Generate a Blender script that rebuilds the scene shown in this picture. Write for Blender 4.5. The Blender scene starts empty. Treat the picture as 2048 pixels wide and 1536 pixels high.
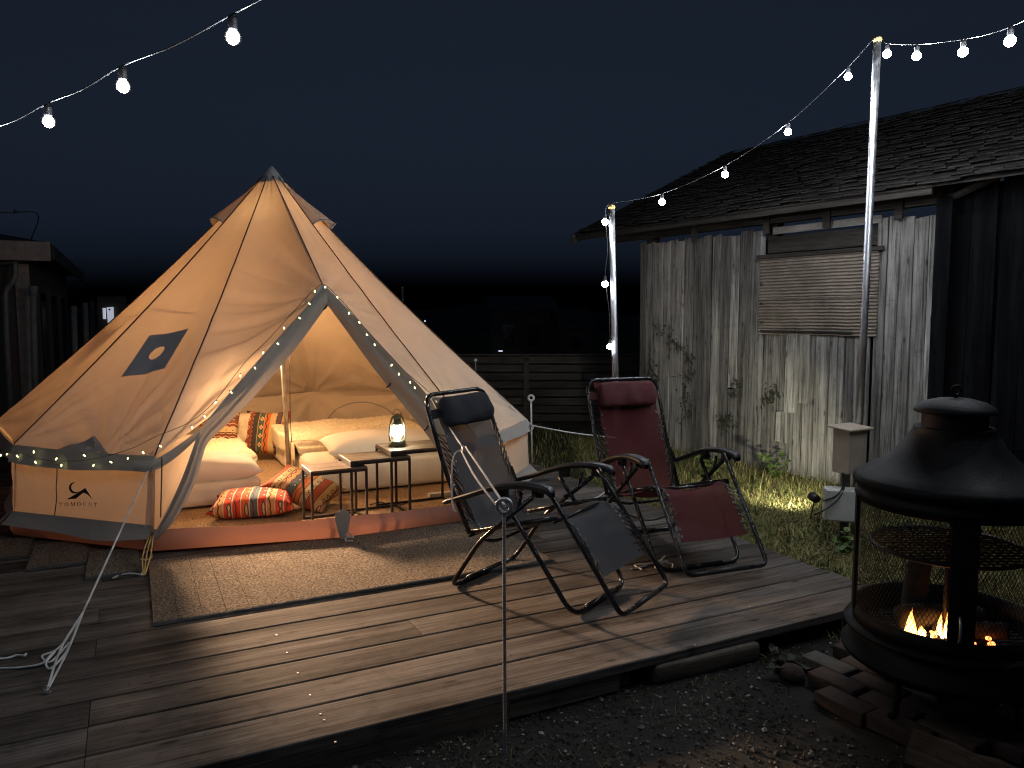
import bpy, bmesh, math, random
from mathutils import Vector, Matrix, noise

random.seed(7)
R = math.radians
scene = bpy.context.scene
COL = scene.collection

# ------------------------------------------------------------------ camera, world, exposure
GZ, DZ = 0.0, 0.13                       # ground, deck top
CAM_Z, FPX, PITCH = 1.53, 1538.0, R(5.09)
cam_d = bpy.data.cameras.new('camera')
cam_d.sensor_width = 36.0
cam_d.lens = FPX / 2048 * 36.0
cam_d.clip_end = 500
cam_d.clip_start = 0.05
cam = bpy.data.objects.new('camera', cam_d)
cam.location = (0, 0, CAM_Z)
cam.rotation_euler = (math.pi / 2 - PITCH, 0, 0)
COL.objects.link(cam)
scene.camera = cam

world = bpy.data.worlds.new('World')
scene.world = world
world.use_nodes = True
wn = world.node_tree.nodes
sky = wn.new('ShaderNodeTexSky')
sky.sky_type = 'NISHITA'
sky.sun_disc = False
sky.sun_elevation = R(-1.6)
sky.sun_rotation = R(180)
sky.ozone_density = 3.0
sky.dust_density = 0.0
bg = wn['Background']
bg.inputs['Strength'].default_value = 0.15
bw_ = wn.new('ShaderNodeRGBToBW'); tint = wn.new('ShaderNodeMix'); tint.data_type = 'RGBA'; tint.blend_type = 'MULTIPLY'
tint.inputs[0].default_value = 1.0; tint.inputs[7].default_value = (0.55, 0.84, 1.5, 1)      # moonless navy
world.node_tree.links.new(sky.outputs[0], bw_.inputs[0]); world.node_tree.links.new(bw_.outputs[0], tint.inputs[6])
world.node_tree.links.new(tint.outputs[2], bg.inputs['Color'])

vs = scene.view_settings
vs.view_transform = 'Standard'
vs.look = 'None'
vs.gamma = 1.0
vs.use_curve_mapping = False
vs.exposure = 0.0
cy = scene.cycles
cy.use_denoising = True
cy.max_bounces = 7
cy.diffuse_bounces = 4
cy.glossy_bounces = 3
cy.transmission_bounces = 5
cy.transparent_max_bounces = 12
cy.sample_clamp_indirect = 4.0
cy.pixel_filter_type = 'BLACKMAN_HARRIS'
cy.filter_width = 1.15
cy.caustics_reflective = False
cy.caustics_refractive = False

BULB_L = 700.0       # white bulbs slung between the poles
BULB_A = 430.0       # white globes passing before the tent
LAMP_L = 800.0       # warm lamp hung in the tent
LANT_L = 80.0
FAIRY_L = 5.0

# ------------------------------------------------------------------ pixel -> place
CP, SP = math.cos(PITCH), math.sin(PITCH)
def ray(u, v):
    x = (u - 1024) / FPX; y = -(v - 768) / FPX
    return Vector((x, y * SP + CP, y * CP - SP))
def pz(u, v, z):
    r = ray(u, v); t = (z - CAM_Z) / r.z
    return Vector((r.x * t, r.y * t, z))
def pd(u, v, Y):
    r = ray(u, v); t = Y / r.y
    return Vector((r.x * t, Y, CAM_Z + r.z * t))
def proj(p):
    x, y, z = p[0], p[1], p[2] - CAM_Z
    d = y * CP - z * SP; h = y * SP + z * CP
    return (1024 + FPX * x / d, 768 - FPX * h / d)
D1 = Vector((0.8957, 0.4446, 0)); D2 = Vector((-0.4446, 0.8957, 0))
A1 = math.atan2(D1.y, D1.x)
def st(s, t, z=0.0):
    return D1 * s + D2 * t + Vector((0, 0, z))

# ------------------------------------------------------------------ object helpers
WM = {}
def setw(o, m):
    WM[o] = m
def empty(name, loc=(0, 0, 0), rot=None, label=None, cat=None, group=None):
    o = bpy.data.objects.new(name, None)
    o.empty_display_size = 0.05
    o.location = loc
    m = Matrix.Translation(Vector(loc))
    if rot is not None:
        o.rotation_euler = rot.to_euler() if isinstance(rot, Matrix) else rot
        m = m @ (rot.to_4x4() if isinstance(rot, Matrix) else __import__('mathutils').Euler(rot).to_matrix().to_4x4())
    COL.objects.link(o); setw(o, m)
    if label: tag(o, label, cat, group)
    return o
def tag(o, label, cat, group=None):
    o['label'] = label; o['category'] = cat
    if group: o['group'] = group
    return o
def kind(o, k):
    o['kind'] = k; return o
def link(name, me, mat, parent=None, local=False, loc=None, rot=None, smooth=False):
    if mat is not None and len(me.materials) == 0:
        me.materials.append(mat)
    if smooth:
        me.polygons.foreach_set('use_smooth', [True] * len(me.polygons))
    o = bpy.data.objects.new(name, me)
    m = Matrix.Identity(4)
    if loc is not None:
        o.location = loc; m = Matrix.Translation(Vector(loc))
    if rot is not None:
        o.rotation_euler = rot.to_euler(); m = m @ rot.to_4x4()
    COL.objects.link(o)
    if parent is not None:
        o.parent = parent
        if not local:
            o.matrix_parent_inverse = WM[parent].inverted()
        else:
            m = WM[parent] @ m
    setw(o, m)
    return o

class B:
    def __init__(s):
        s.v = []; s.f = []
    def add(s, vs_, fs):
        n = len(s.v)
        s.v += [tuple(p) for p in vs_]
        s.f += [tuple(i + n for i in f) for f in fs]
        return s
    def box(s, c, size, rot=None):
        c = Vector(c); hx, hy, hz = size[0] / 2, size[1] / 2, size[2] / 2
        P = []
        for z in (-hz, hz):
            for x, y in ((-hx, -hy), (hx, -hy), (hx, hy), (-hx, hy)):
                p = Vector((x, y, z))
                if rot is not None: p = rot @ p
                P.append(c + p)
        return s.add(P, [(3, 2, 1, 0), (4, 5, 6, 7), (0, 1, 5, 4), (1, 2, 6, 5), (2, 3, 7, 6), (3, 0, 4, 7)])
    def tube(s, pts, r, n=8, cap=True, closed=False):
        pts = [Vector(p) for p in pts]; N = len(pts)
        rr = r if isinstance(r, (list, tuple)) else [r] * N
        rings = []
        def tan(i):
            if closed: return (pts[(i + 1) % N] - pts[i - 1]).normalized()
            a = pts[max(i - 1, 0)]; b = pts[min(i + 1, N - 1)]
            d = b - a
            return d.normalized() if d.length > 1e-9 else Vector((0, 0, 1))
        t = tan(0)
        up = Vector((0, 0, 1)) if abs(t.z) < 0.9 else Vector((1, 0, 0))
        nrm = (up - t * up.dot(t)).normalized()
        V = []
        for i in range(N):
            t = tan(i)
            nrm = nrm - t * nrm.dot(t)
            if nrm.length < 1e-6: nrm = t.orthogonal()
            nrm.normalize(); bi = t.cross(nrm)
            for k in range(n):
                a = 2 * math.pi * k / n
                V.append(pts[i] + (nrm * math.cos(a) + bi * math.sin(a)) * rr[i])
        F = []
        for i in range(N if closed else N - 1):
            j = (i + 1) % N
            for k in range(n):
                F.append((i * n + k, i * n + (k + 1) % n, j * n + (k + 1) % n, j * n + k))
        if cap and not closed:
            F.append(tuple(range(n))[::-1]); F.append(tuple((N - 1) * n + k for k in range(n)))
        return s.add(V, F)
    def lathe(s, prof, c=(0, 0, 0), n=32, a0=0.0, a1=2 * math.pi):
        c = Vector(c); full = abs(a1 - a0 - 2 * math.pi) < 1e-6
        m = n if full else n + 1
        V = []
        for r, z in prof:
            for k in range(m):
                a = a0 + (a1 - a0) * k / n
                V.append(c + Vector((r * math.cos(a), r * math.sin(a), z)))
        F = []
        for i in range(len(prof) - 1):
            for k in range(n):
                k2 = (k + 1) % m
                F.append((i * m + k, i * m + k2, (i + 1) * m + k2, (i + 1) * m + k))
        return s.add(V, F)
    def grid(s, fn, nu, nv):
        V = [fn(i / nu, j / nv) for j in range(nv + 1) for i in range(nu + 1)]
        F = [(j * (nu + 1) + i, j * (nu + 1) + i + 1, (j + 1) * (nu + 1) + i + 1, (j + 1) * (nu + 1) + i)
             for j in range(nv) for i in range(nu)]
        return s.add(V, F)
    def prism(s, poly, d):
        d = Vector(d); n = len(poly); P = [Vector(p) for p in poly]
        F = [tuple(range(n))[::-1], tuple(range(n, 2 * n))]
        F += [(i, (i + 1) % n, n + (i + 1) % n, n + i) for i in range(n)]
        return s.add(P + [p + d for p in P], F)
    def ball(s, c, r, nu=12, nv=8, sz=1.0):
        prof = [(max(1e-4, r * math.sin(math.pi * j / nv)), -r * sz * math.cos(math.pi * j / nv)) for j in range(nv + 1)]
        return s.lathe(prof, c, nu)
    def mesh(s, name):
        me = bpy.data.meshes.new(name)
        me.from_pydata(s.v, [], s.f); me.update()
        return me
    def build(s, name, mat, parent=None, local=False, smooth=False, loc=None, rot=None):
        return link(name, s.mesh(name), mat, parent, local, loc, rot, smooth)

def rbox_mesh(name, size, bev=0.02, segs=3, sub=0, fn=None):
    bm = bmesh.new()
    bmesh.ops.create_cube(bm, size=1.0)
    for v in bm.verts:
        v.co = Vector((v.co.x * size[0], v.co.y * size[1], v.co.z * size[2]))
    if sub:
        bmesh.ops.subdivide_edges(bm, edges=bm.edges[:], cuts=sub, use_grid_fill=True)
        bmesh.ops.bevel(bm, geom=[e for e in bm.edges if len(e.link_faces) == 2 and e.calc_face_angle(0) > 0.5], offset=bev, segments=segs, affect='EDGES', profile=0.5)
    else:
        bmesh.ops.bevel(bm, geom=bm.edges[:], offset=bev, segments=segs, affect='EDGES', profile=0.5)
    if fn:
        for v in bm.verts: v.co = fn(v.co)
    me = bpy.data.meshes.new(name); bm.to_mesh(me); bm.free()
    return me
def crom(pts, n=8, closed=False):
    P = [Vector(p) for p in pts]; out = []; N = len(P)
    for i in range(N if closed else N - 1):
        if closed:
            a, b, c, d = P[i - 1], P[i], P[(i + 1) % N], P[(i + 2) % N]
        else:
            a = P[i - 1] if i else P[0] * 2 - P[1]
            b, c = P[i], P[i + 1]
            d = P[i + 2] if i + 2 < N else P[-1] * 2 - P[-2]
        for k in range(n):
            t = k / n
            out.append(0.5 * ((2 * b) + (c - a) * t + (2 * a - 5 * b + 4 * c - d) * t * t + (3 * b - a - 3 * c + d) * t ** 3))
    if not closed: out.append(P[-1])
    return out
def fillet(pts, r, n=6):
    P = [Vector(p) for p in pts]; out = [P[0]]
    for i in range(1, len(P) - 1):
        a = (P[i - 1] - P[i]); b = (P[i + 1] - P[i])
        rr = min(r, a.length * 0.49, b.length * 0.49)
        a = P[i] + a.normalized() * rr; b = P[i] + b.normalized() * rr
        for k in range(n + 1):
            t = k / n
            out.append(a * (1 - t) ** 2 + P[i] * 2 * t * (1 - t) + b * t * t)
    out.append(P[-1]); return out
def nz(x, y=0.0, z=0.0):
    return noise.noise(Vector((x, y, z)))
def clamp(x, a=0.0, b=1.0): return max(a, min(b, x))
def lerp(a, b, t): return a + (b - a) * t
def pl(xs, ys, x):
    if x <= xs[0]: return ys[0]
    for i in range(len(xs) - 1):
        if x <= xs[i + 1]:
            return lerp(ys[i], ys[i + 1], (x - xs[i]) / (xs[i + 1] - xs[i]))
    return ys[-1]

# ------------------------------------------------------------------ materials
class NT:
    def __init__(s, name):
        s.m = bpy.data.materials.new(name); s.m.use_nodes = True
        s.t = s.m.node_tree; s.n = s.t.nodes; s.b = s.n['Principled BSDF']; s.out = s.n['Material Output']
    def new(s, typ, **kw):
        nd = s.n.new(typ)
        for k, v in kw.items():
            if k.startswith('i_'):
                nd.inputs[k[2:].replace('_', ' ')].default_value = v
            else: setattr(nd, k, v)
        return nd
    def l(s, a, b): s.t.links.new(a, b)
    def coord(s, scale=(1, 1, 1), rnd=True, kind_='Object', rot=(0, 0, 0)):
        tc = s.new('ShaderNodeTexCoord'); mp = s.new('ShaderNodeMapping')
        mp.inputs['Scale'].default_value = scale; mp.inputs['Rotation'].default_value = rot
        s.l(tc.outputs[kind_], mp.inputs['Vector'])
        if rnd:
            oi = s.new('ShaderNodeObjectInfo')
            mu = s.new('ShaderNodeMath', operation='MULTIPLY'); mu.inputs[1].default_value = 57.0
            s.l(oi.outputs['Random'], mu.inputs[0]); s.l(mu.outputs[0], mp.inputs['Location'])
        return mp.outputs[0]
    def noise(s, vec, scale=5.0, detail=4.0, rough=0.6):
        nd = s.new('ShaderNodeTexNoise'); nd.inputs['Scale'].default_value = scale
        nd.inputs['Detail'].default_value = detail; nd.inputs['Roughness'].default_value = rough
        s.l(vec, nd.inputs['Vector']); return nd.outputs['Fac']
    def ramp(s, fac, stops, interp='LINEAR'):
        nd = s.new('ShaderNodeValToRGB'); cr = nd.color_ramp; cr.interpolation = interp
        while len(cr.elements) < len(stops): cr.elements.new(0.5)
        for e, (p, c) in zip(cr.elements, stops):
            e.position = p; e.color = (c[0], c[1], c[2], 1) if not isinstance(c, float) else (c, c, c, 1)
        s.l(fac, nd.inputs[0]); return nd.outputs[0]
    def mix(s, a, b, fac, typ='MIX'):
        nd = s.new('ShaderNodeMix', data_type='RGBA', blend_type=typ)
        for sock, val in ((nd.inputs[6], a), (nd.inputs[7], b)):
            if isinstance(val, (tuple, list)): sock.default_value = (val[0], val[1], val[2], 1)
            else: s.l(val, sock)
        if isinstance(fac, (int, float)): nd.inputs[0].default_value = fac
        else: s.l(fac, nd.inputs[0])
        return nd.outputs[2]
    def math(s, op, a, b=None):
        nd = s.new('ShaderNodeMath', operation=op)
        for i, x in enumerate((a, b)):
            if x is None: continue
            if isinstance(x, (int, float)): nd.inputs[i].default_value = x
            else: s.l(x, nd.inputs[i])
        return nd.outputs[0]
    def bump(s, h, strength=0.3, dist=0.01):
        nd = s.new('ShaderNodeBump'); nd.inputs['Strength'].default_value = strength
        nd.inputs['Distance'].default_value = dist
        s.l(h, nd.inputs['Height']); s.l(nd.outputs[0], s.b.inputs['Normal']); return nd
    def set(s, base=None, rough=None, metal=None, spec=None):
        if base is not None:
            if isinstance(base, (tuple, list)): s.b.inputs['Base Color'].default_value = (*base, 1)
            else: s.l(base, s.b.inputs['Base Color'])
        if rough is not None:
            if isinstance(rough, (int, float)): s.b.inputs['Roughness'].default_value = rough
            else: s.l(rough, s.b.inputs['Roughness'])
        if metal is not None: s.b.inputs['Metallic'].default_value = metal
        if spec is not None: s.b.inputs['Specular IOR Level'].default_value = spec
        return s.m

def plain(name, c, rough=0.6, metal=0.0, nscale=12.0, amt=0.25, bump=0.15, bs=60.0, stretch=(1, 1, 1), spec=0.4):
    T = NT(name); v = T.coord(stretch)
    n1 = T.noise(v, nscale, 5)
    dark = tuple(x * (1 - amt) for x in c); lite = tuple(min(1, x * (1 + amt)) for x in c)
    col = T.ramp(n1, [(0.3, dark), (0.7, lite)])
    n2 = T.noise(v, bs, 3)
    T.bump(n2, bump, 0.004)
    rg = T.ramp(n1, [(0.3, float(max(0.05, rough - 0.1))), (0.7, float(min(1, rough + 0.1)))])
    return T.set(col, rg, metal, spec)

def wood(name, cols, axis=0, rough=0.75, streak=1.0, bump=0.5, objvar=0.35, fine=90.0, stain=None, dirt=0.6, spec=0.3):
    T = NT(name)
    sc = [9.0, 9.0, 9.0]; sc[axis] = 0.55
    v = T.coord(tuple(sc))
    n1 = T.noise(v, 1.3, 6, 0.65)
    sc2 = [fine, fine, fine]; sc2[axis] = fine * 0.035
    v2 = T.coord(tuple(sc2)); n2 = T.noise(v2, 1.0, 7, 0.75)
    v3 = T.coord((1, 1, 1)); n3 = T.noise(v3, 2.2, 4)
    col = T.ramp(n1, [(0.28, cols[0]), (0.5, cols[1]), (0.72, cols[2])])
    g = T.ramp(n2, [(0.38, 0.18), (0.50, 0.72), (0.62, 1.0)])
    col = T.mix(col, g, min(1.0, 0.72 * streak), 'MULTIPLY')
    pat = T.ramp(n3, [(0.35, 0.6), (0.65, 1.1)])
    col = T.mix(col, pat, 0.6, 'MULTIPLY')
    oi = T.new('ShaderNodeObjectInfo')
    ov = T.ramp(oi.outputs['Random'], [(0.0, 1.0 - objvar), (1.0, 1.0)])
    col = T.mix(col, ov, 1.0, 'MULTIPLY')
    # knots
    sk = [5.0, 5.0, 5.0]; sk[axis] = 1.6
    vo = T.new('ShaderNodeTexVoronoi', voronoi_dimensions='2D'); vo.inputs['Scale'].default_value = 1.0
    sp_ = T.new('ShaderNodeSeparateXYZ'); cb_ = T.new('ShaderNodeCombineXYZ'); T.l(T.coord(tuple(sk)), sp_.inputs[0])
    T.l(sp_.outputs[axis], cb_.inputs[0]); T.l(sp_.outputs[1 if axis == 0 else 0], cb_.inputs[1])
    wv = T.new('ShaderNodeVectorMath', operation='ADD'); nw = T.new('ShaderNodeTexNoise'); nw.inputs['Scale'].default_value = 3.0; T.l(cb_.outputs[0], nw.inputs['Vector'])
    T.l(cb_.outputs[0], wv.inputs[0]); T.l(T.mix((0, 0, 0), nw.outputs['Color'], 0.12), wv.inputs[1]); T.l(wv.outputs[0], vo.inputs['Vector'])
    kn = T.ramp(vo.outputs['Distance'], [(0.025, 0.22), (0.05, 0.75), (0.08, 1.0)])
    nd_ = T.noise(T.coord((1.0, 1.0, 1.0)), 14.0, 6, 0.7)
    kn = T.mix(kn, T.ramp(nd_, [(0.34, 0.5), (0.44, 1.0)]), dirt, 'MULTIPLY')
    col = T.mix(col, kn, 0.8, 'MULTIPLY')
    if stain:
        n5 = T.noise(T.coord((1, 1, 1), rnd=False, kind_='Object'), stain[0], 5)
        col = T.mix(col, T.ramp(n5, [(stain[1], 0.45), (stain[1] + 0.08, 1.0)]), 0.8, 'MULTIPLY')
    h = T.math('ADD', T.math('MULTIPLY', n2, 0.7), n1)
    T.bump(h, bump, 0.004)
    rg = T.ramp(n1, [(0.3, float(rough + 0.1)), (0.7, float(rough - 0.12))])
    return T.set(col, rg, 0, spec)

def cloth(name, c, trans=0.5, tc=None, rough=0.9, amt=0.08, weave=600.0):
    T = NT(name); v = T.coord((1, 1, 1), rnd=False)
    n1 = T.noise(v, 3.0, 5)
    dark = tuple(x * (1 - amt * 2) for x in c)
    col = T.ramp(n1, [(0.3, dark), (0.65, c)])
    n2 = T.noise(v, weave, 2); n3 = T.noise(v, 22.0, 4)
    n4 = T.noise(v, 7.0, 5, 0.6)
    T.bump(T.math('ADD', T.math('ADD', T.math('MULTIPLY', n2, 0.12), n3), T.math('MULTIPLY', n4, 1.0)), 0.5, 0.008)
    T.set(col, rough, 0, 0.2)
    if trans > 0:
        tr = T.new('ShaderNodeBsdfTranslucent'); mx = T.new('ShaderNodeMixShader')
        tr.inputs['Color'].default_value = (*(tc or c), 1)
        mx.inputs[0].default_value = trans
        T.l(T.b.outputs[0], mx.inputs[1]); T.l(tr.outputs[0], mx.inputs[2]); T.l(mx.outputs[0], T.out.inputs[0])
    return T.m

def emis(name, c, L):
    T = NT(name)
    T.b.inputs['Base Color'].default_value = (*c, 1)
    T.b.inputs['Emission Color'].default_value = (*c, 1)
    T.b.inputs['Emission Strength'].default_value = L
    T.b.inputs['Roughness'].default_value = 0.2
    return T.m

def kilim(name, cols, motif, bands=9.0, k=16.0, axis=0):
    """woven bands with rows of diamonds"""
    T = NT(name)
    tc = T.new('ShaderNodeTexCoord'); sp = T.new('ShaderNodeSeparateXYZ')
    T.l(tc.outputs['Object'], sp.inputs[0])
    x, y = (sp.outputs[0], sp.outputs[1]) if axis == 0 else (sp.outputs[1], sp.outputs[0])
    f = T.math('FRACT', T.math('ADD', T.math('MULTIPLY', x, bands / len(cols) / 0.1 * 0.1 * 2.0), 0.37))
    stops = [(i / len(cols), c) for i, c in enumerate(cols)]
    base = T.ramp(f, stops, 'CONSTANT')
    fx = T.math('ABSOLUTE', T.math('SUBTRACT', T.math('FRACT', T.math('MULTIPLY', x, k)), 0.5))
    fy = T.math('ABSOLUTE', T.math('SUBTRACT', T.math('FRACT', T.math('MULTIPLY', y, k * 0.8)), 0.5))
    s_ = T.math('ADD', fx, fy)
    m1 = T.math('LESS_THAN', s_, 0.3); m2 = T.math('LESS_THAN', s_, 0.15)
    m3 = T.math('GREATER_THAN', T.math('FRACT', T.math('MULTIPLY', f, len(cols) / 2.0)), 0.5)
    col = T.mix(base, motif[0], T.math('MULTIPLY', m1, m3))
    col = T.mix(col, motif[1], T.math('MULTIPLY', m2, m3))
    edge = T.math('LESS_THAN', T.math('FRACT', T.math('MULTIPLY', f, float(len(cols)))), 0.12)
    col = T.mix(col, motif[2], edge)
    zig = T.math('LESS_THAN', T.math('ABSOLUTE', T.math('SUBTRACT', T.math('FRACT', T.math('ADD', T.math('MULTIPLY', x, k * 1.5), T.math('MULTIPLY', fy, 0.8))), 0.5)), 0.12)
    col = T.mix(col, motif[3], T.math('MULTIPLY', zig, T.math('SUBTRACT', 1.0, m3)))
    n = T.noise(tc.outputs['Object'], 300.0, 2)
    col = T.mix(col, T.ramp(n, [(0.3, 0.6), (0.7, 1.0)]), 0.6, 'MULTIPLY')
    T.bump(n, 0.4, 0.003)
    return T.set(col, 0.95, 0, 0.1)

M = {}
M['deck'] = wood('deck_wood', [(0.076, 0.062, 0.052), (0.175, 0.148, 0.128), (0.285, 0.252, 0.225)], 0, 0.85, objvar=0.38, stain=(1.1, 0.4), spec=0.15)
M['beam'] = wood('beam_wood', [(0.10, 0.08, 0.06), (0.2, 0.165, 0.125), (0.28, 0.24, 0.19)], 0, 0.8, objvar=0.3)
M['barn'] = wood('barn_wood', [(0.15, 0.141, 0.13), (0.40, 0.38, 0.355), (0.62, 0.60, 0.565)], 2, 0.9, objvar=0.6, fine=46.0, bump=1.0, streak=1.3)
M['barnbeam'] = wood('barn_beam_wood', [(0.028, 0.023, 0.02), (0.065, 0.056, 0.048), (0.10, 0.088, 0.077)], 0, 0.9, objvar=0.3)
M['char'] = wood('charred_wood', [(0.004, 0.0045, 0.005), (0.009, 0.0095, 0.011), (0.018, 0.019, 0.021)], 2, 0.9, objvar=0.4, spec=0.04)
M['fence'] = wood('fence_wood', [(0.03, 0.025, 0.02), (0.06, 0.05, 0.042), (0.09, 0.078, 0.066)], 0, 0.85)
M['shingle'] = wood('shingle_bark', [(0.012, 0.011, 0.011), (0.032, 0.029, 0.027), (0.065, 0.058, 0.053)], 1, 0.95, objvar=0.1, fine=40.0, bump=1.0)
M['canvas'] = cloth('cotton_canvas', (0.72, 0.61, 0.48), 0.27, (0.80, 0.62, 0.43))
M['canvas2'] = cloth('double_canvas', (0.40, 0.375, 0.34), 0.05, (0.5, 0.4, 0.3))
M['grey_canvas'] = cloth('grey_canvas', (0.45, 0.455, 0.465), 0.05, (0.2, 0.18, 0.15))
M['groundsheet'] = cloth('red_brown_groundsheet', (0.33, 0.19, 0.15), 0.12, (0.4, 0.18, 0.12))
M['seam'] = plain('seam_tape', (0.09, 0.06, 0.045), 0.9)
M['carpet'] = None
M['cableblack'] = plain('black_rubber', (0.02, 0.02, 0.02), 0.5)
M['rope'] = plain('white_rope', (0.6, 0.59, 0.57), 0.8, bs=400.0, bump=0.5)
M['cord'] = plain('brown_cord', (0.2, 0.15, 0.1), 0.8)
M['yellow_cord'] = plain('yellow_bungee', (0.62, 0.42, 0.14), 0.7)
M['black'] = plain('black_powder_coat', (0.014, 0.014, 0.016), 0.24, 0.0, spec=0.5, bump=0.05)
M['black_plastic'] = plain('black_plastic', (0.02, 0.02, 0.021), 0.42)
M['table_iron'] = plain('black_iron', (0.022, 0.019, 0.017), 0.5, 0.2)
M['steel'] = plain('galvanised_steel', (0.46, 0.47, 0.49), 0.46, 1.0, nscale=25, amt=0.12, bump=0.05)
M['steel_dull'] = plain('dull_zinc', (0.5, 0.5, 0.5), 0.5, 0.85, bump=0.2)
M['eyelet'] = plain('dark_eyelet', (0.16, 0.16, 0.165), 0.4, 0.9, bump=0.0)
M['brass'] = plain('yellow_plastic_cap', (0.6, 0.42, 0.12), 0.5)
M['ink'] = plain('black_print', (0.012, 0.011, 0.011), 0.8)
M['sheet'] = plain('bed_sheet', (0.74, 0.69, 0.60), 0.9, nscale=4, amt=0.08, bump=0.25, bs=40)
M['pillow'] = plain('pillow_cotton', (0.80, 0.76, 0.68), 0.9, nscale=4, amt=0.06, bump=0.2, bs=30)
M['cream'] = plain('cream_cushion', (0.62, 0.53, 0.38), 0.95)
M['fur'] = plain('plush_blanket', (0.72, 0.63, 0.46), 1.0, nscale=60, amt=0.2, bump=0.5, bs=220)
M['plywood'] = wood('table_top_wood', [(0.12, 0.085, 0.06), (0.20, 0.15, 0.11), (0.28, 0.22, 0.165)], 0, 0.5, objvar=0.15)
M['mattile'] = None
M['gray_sling'] = None
M['olive'] = plain('lantern_enamel', (0.09, 0.10, 0.075), 0.4, 0.5)
M['box_beige'] = plain('beige_plastic', (0.42, 0.35, 0.28), 0.5, amt=0.1)
M['box_white'] = plain('pale_plastic', (0.55, 0.54, 0.50), 0.45, amt=0.08)
M['tape'] = plain('white_sticker', (0.8, 0.78, 0.76), 0.5)
M['hoodblack'] = plain('heat_proof_black', (0.0045, 0.0045, 0.005), 0.6, 0.0, nscale=8, amt=0.45, bump=0.35, bs=140, spec=0.16)
M['meshwire'] = plain('mesh_wire', (0.03, 0.03, 0.031), 0.45, 0.3)
M['brick'] = plain('old_brick', (0.055, 0.036, 0.027), 0.9, nscale=18, amt=0.4, bump=0.8, bs=60)
M['brickpale'] = plain('pale_brick', (0.10, 0.085, 0.072), 0.9, nscale=18, amt=0.35, bump=0.8, bs=60)
M['firewood'] = wood('split_firewood', [(0.07, 0.045, 0.028), (0.17, 0.11, 0.065), (0.30, 0.21, 0.13)], 0, 0.8)
M['charlog'] = plain('charred_log', (0.03, 0.024, 0.02), 0.95, bump=1.0, bs=40)
M['corr'] = plain('corrugated_plastic', (0.25, 0.212, 0.175), 0.6, nscale=5, amt=0.3, bump=0.2)
M['paleboard'] = wood('pale_board', [(0.34, 0.31, 0.27), (0.48, 0.45, 0.41), (0.58, 0.55, 0.51)], 0, 0.7)
M['housewall'] = plain('dark_house_wall', (0.075, 0.066, 0.055), 0.8, nscale=3)
M['housetrim'] = plain('house_fascia', (0.30, 0.26, 0.22), 0.7)
M['houseroof'] = plain('house_roof', (0.04, 0.042, 0.045), 0.8)
M['pipe'] = plain('downpipe', (0.22, 0.21, 0.19), 0.5)
M['glassdark'] = plain('dark_pane', (0.01, 0.012, 0.014), 0.1, amt=0.1, bump=0.0)
M['leaf'] = plain('weed_leaf', (0.09, 0.14, 0.035), 0.6, nscale=30, amt=0.4)
M['vineleaf'] = plain('vine_leaf', (0.035, 0.04, 0.026), 0.7, nscale=30, amt=0.4)
M['stem'] = plain('plant_stem', (0.10, 0.09, 0.045), 0.8)
M['ridge_dark'] = plain('added_ridge_dark', (0.02, 0.024, 0.02), 1.0, nscale=0.2)
M['bulb'] = emis('lit_white_bulb', (0.88, 0.93, 1.0), BULB_L)
M['bulbdim'] = emis('lit_white_bulb_dim', (0.88, 0.93, 1.0), 170.0)
M['globe'] = emis('lit_white_globe', (0.9, 0.94, 1.0), BULB_A)
M['lamp'] = emis('lit_warm_lamp', (1.0, 0.57, 0.27), LAMP_L)
M['fairy'] = emis('lit_fairy_bulb', (1.0, 0.96, 0.42), FAIRY_L)
M['lantlight'] = emis('lantern_glow', (1.0, 0.93, 0.68), LANT_L)
M['panelglow'] = emis('glowing_panel', (0.78, 0.84, 1.0), 0.45)
M['farlight'] = emis('far_light', (0.75, 0.78, 1.0), 1.2)
M['ember'] = emis('ember', (1.0, 0.22, 0.05), 6.0)

def carpet_mat(name, c1, c2, sc):
    T = NT(name); v = T.coord((1, 1, 1), rnd=False)
    n1 = T.noise(v, sc, 3, 0.7); n2 = T.noise(v, 9.0, 4)
    col = T.ramp(n1, [(0.38, c1), (0.62, c2)])
    col = T.mix(col, T.ramp(n2, [(0.3, 0.7), (0.7, 1.0)]), 0.7, 'MULTIPLY')
    T.bump(n1, 1.0, 0.014)
    return T.set(col, 1.0, 0, 0.1)
M['carpet'] = carpet_mat('shag_carpet', (0.26, 0.165, 0.09), (0.62, 0.46, 0.30), 75.0)
M['mattile'] = carpet_mat('woven_mat', (0.07, 0.056, 0.042), (0.30, 0.245, 0.19), 85.0)
M['matedge'] = plain('mat_rubber', (0.05, 0.052, 0.055), 0.9)

def sling(name, c, alpha):
    T = NT(name); v = T.coord((1, 1, 1), rnd=False)
    n = T.noise(v, 420.0, 2); n1 = T.noise(v, 4.0, 3)
    col = T.mix(c, T.ramp(n1, [(0.3, 0.75), (0.7, 1.05)]), 0.7, 'MULTIPLY')
    T.bump(n, 0.5, 0.003); T.set(col, 0.75, 0, 0.15)
    tr = T.new('ShaderNodeBsdfTransparent'); mx = T.new('ShaderNodeMixShader'); mx.inputs[0].default_value = alpha
    T.l(T.b.outputs[0], mx.inputs[1]); T.l(tr.outputs[0], mx.inputs[2]); T.l(mx.outputs[0], T.out.inputs[0])
    return T.m
M['gray_sling'] = sling('charcoal_sling', (0.075, 0.074, 0.08), 0.12)
M['red_sling'] = sling('burgundy_sling', (0.115, 0.022, 0.026), 0.10)
M['gray_head'] = plain('charcoal_headrest', (0.034, 0.035, 0.042), 0.85, bs=300, bump=0.4, spec=0.15)
M['red_head'] = plain('burgundy_headrest', (0.13, 0.042, 0.045), 0.85, bs=300, bump=0.4, spec=0.15)
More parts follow.
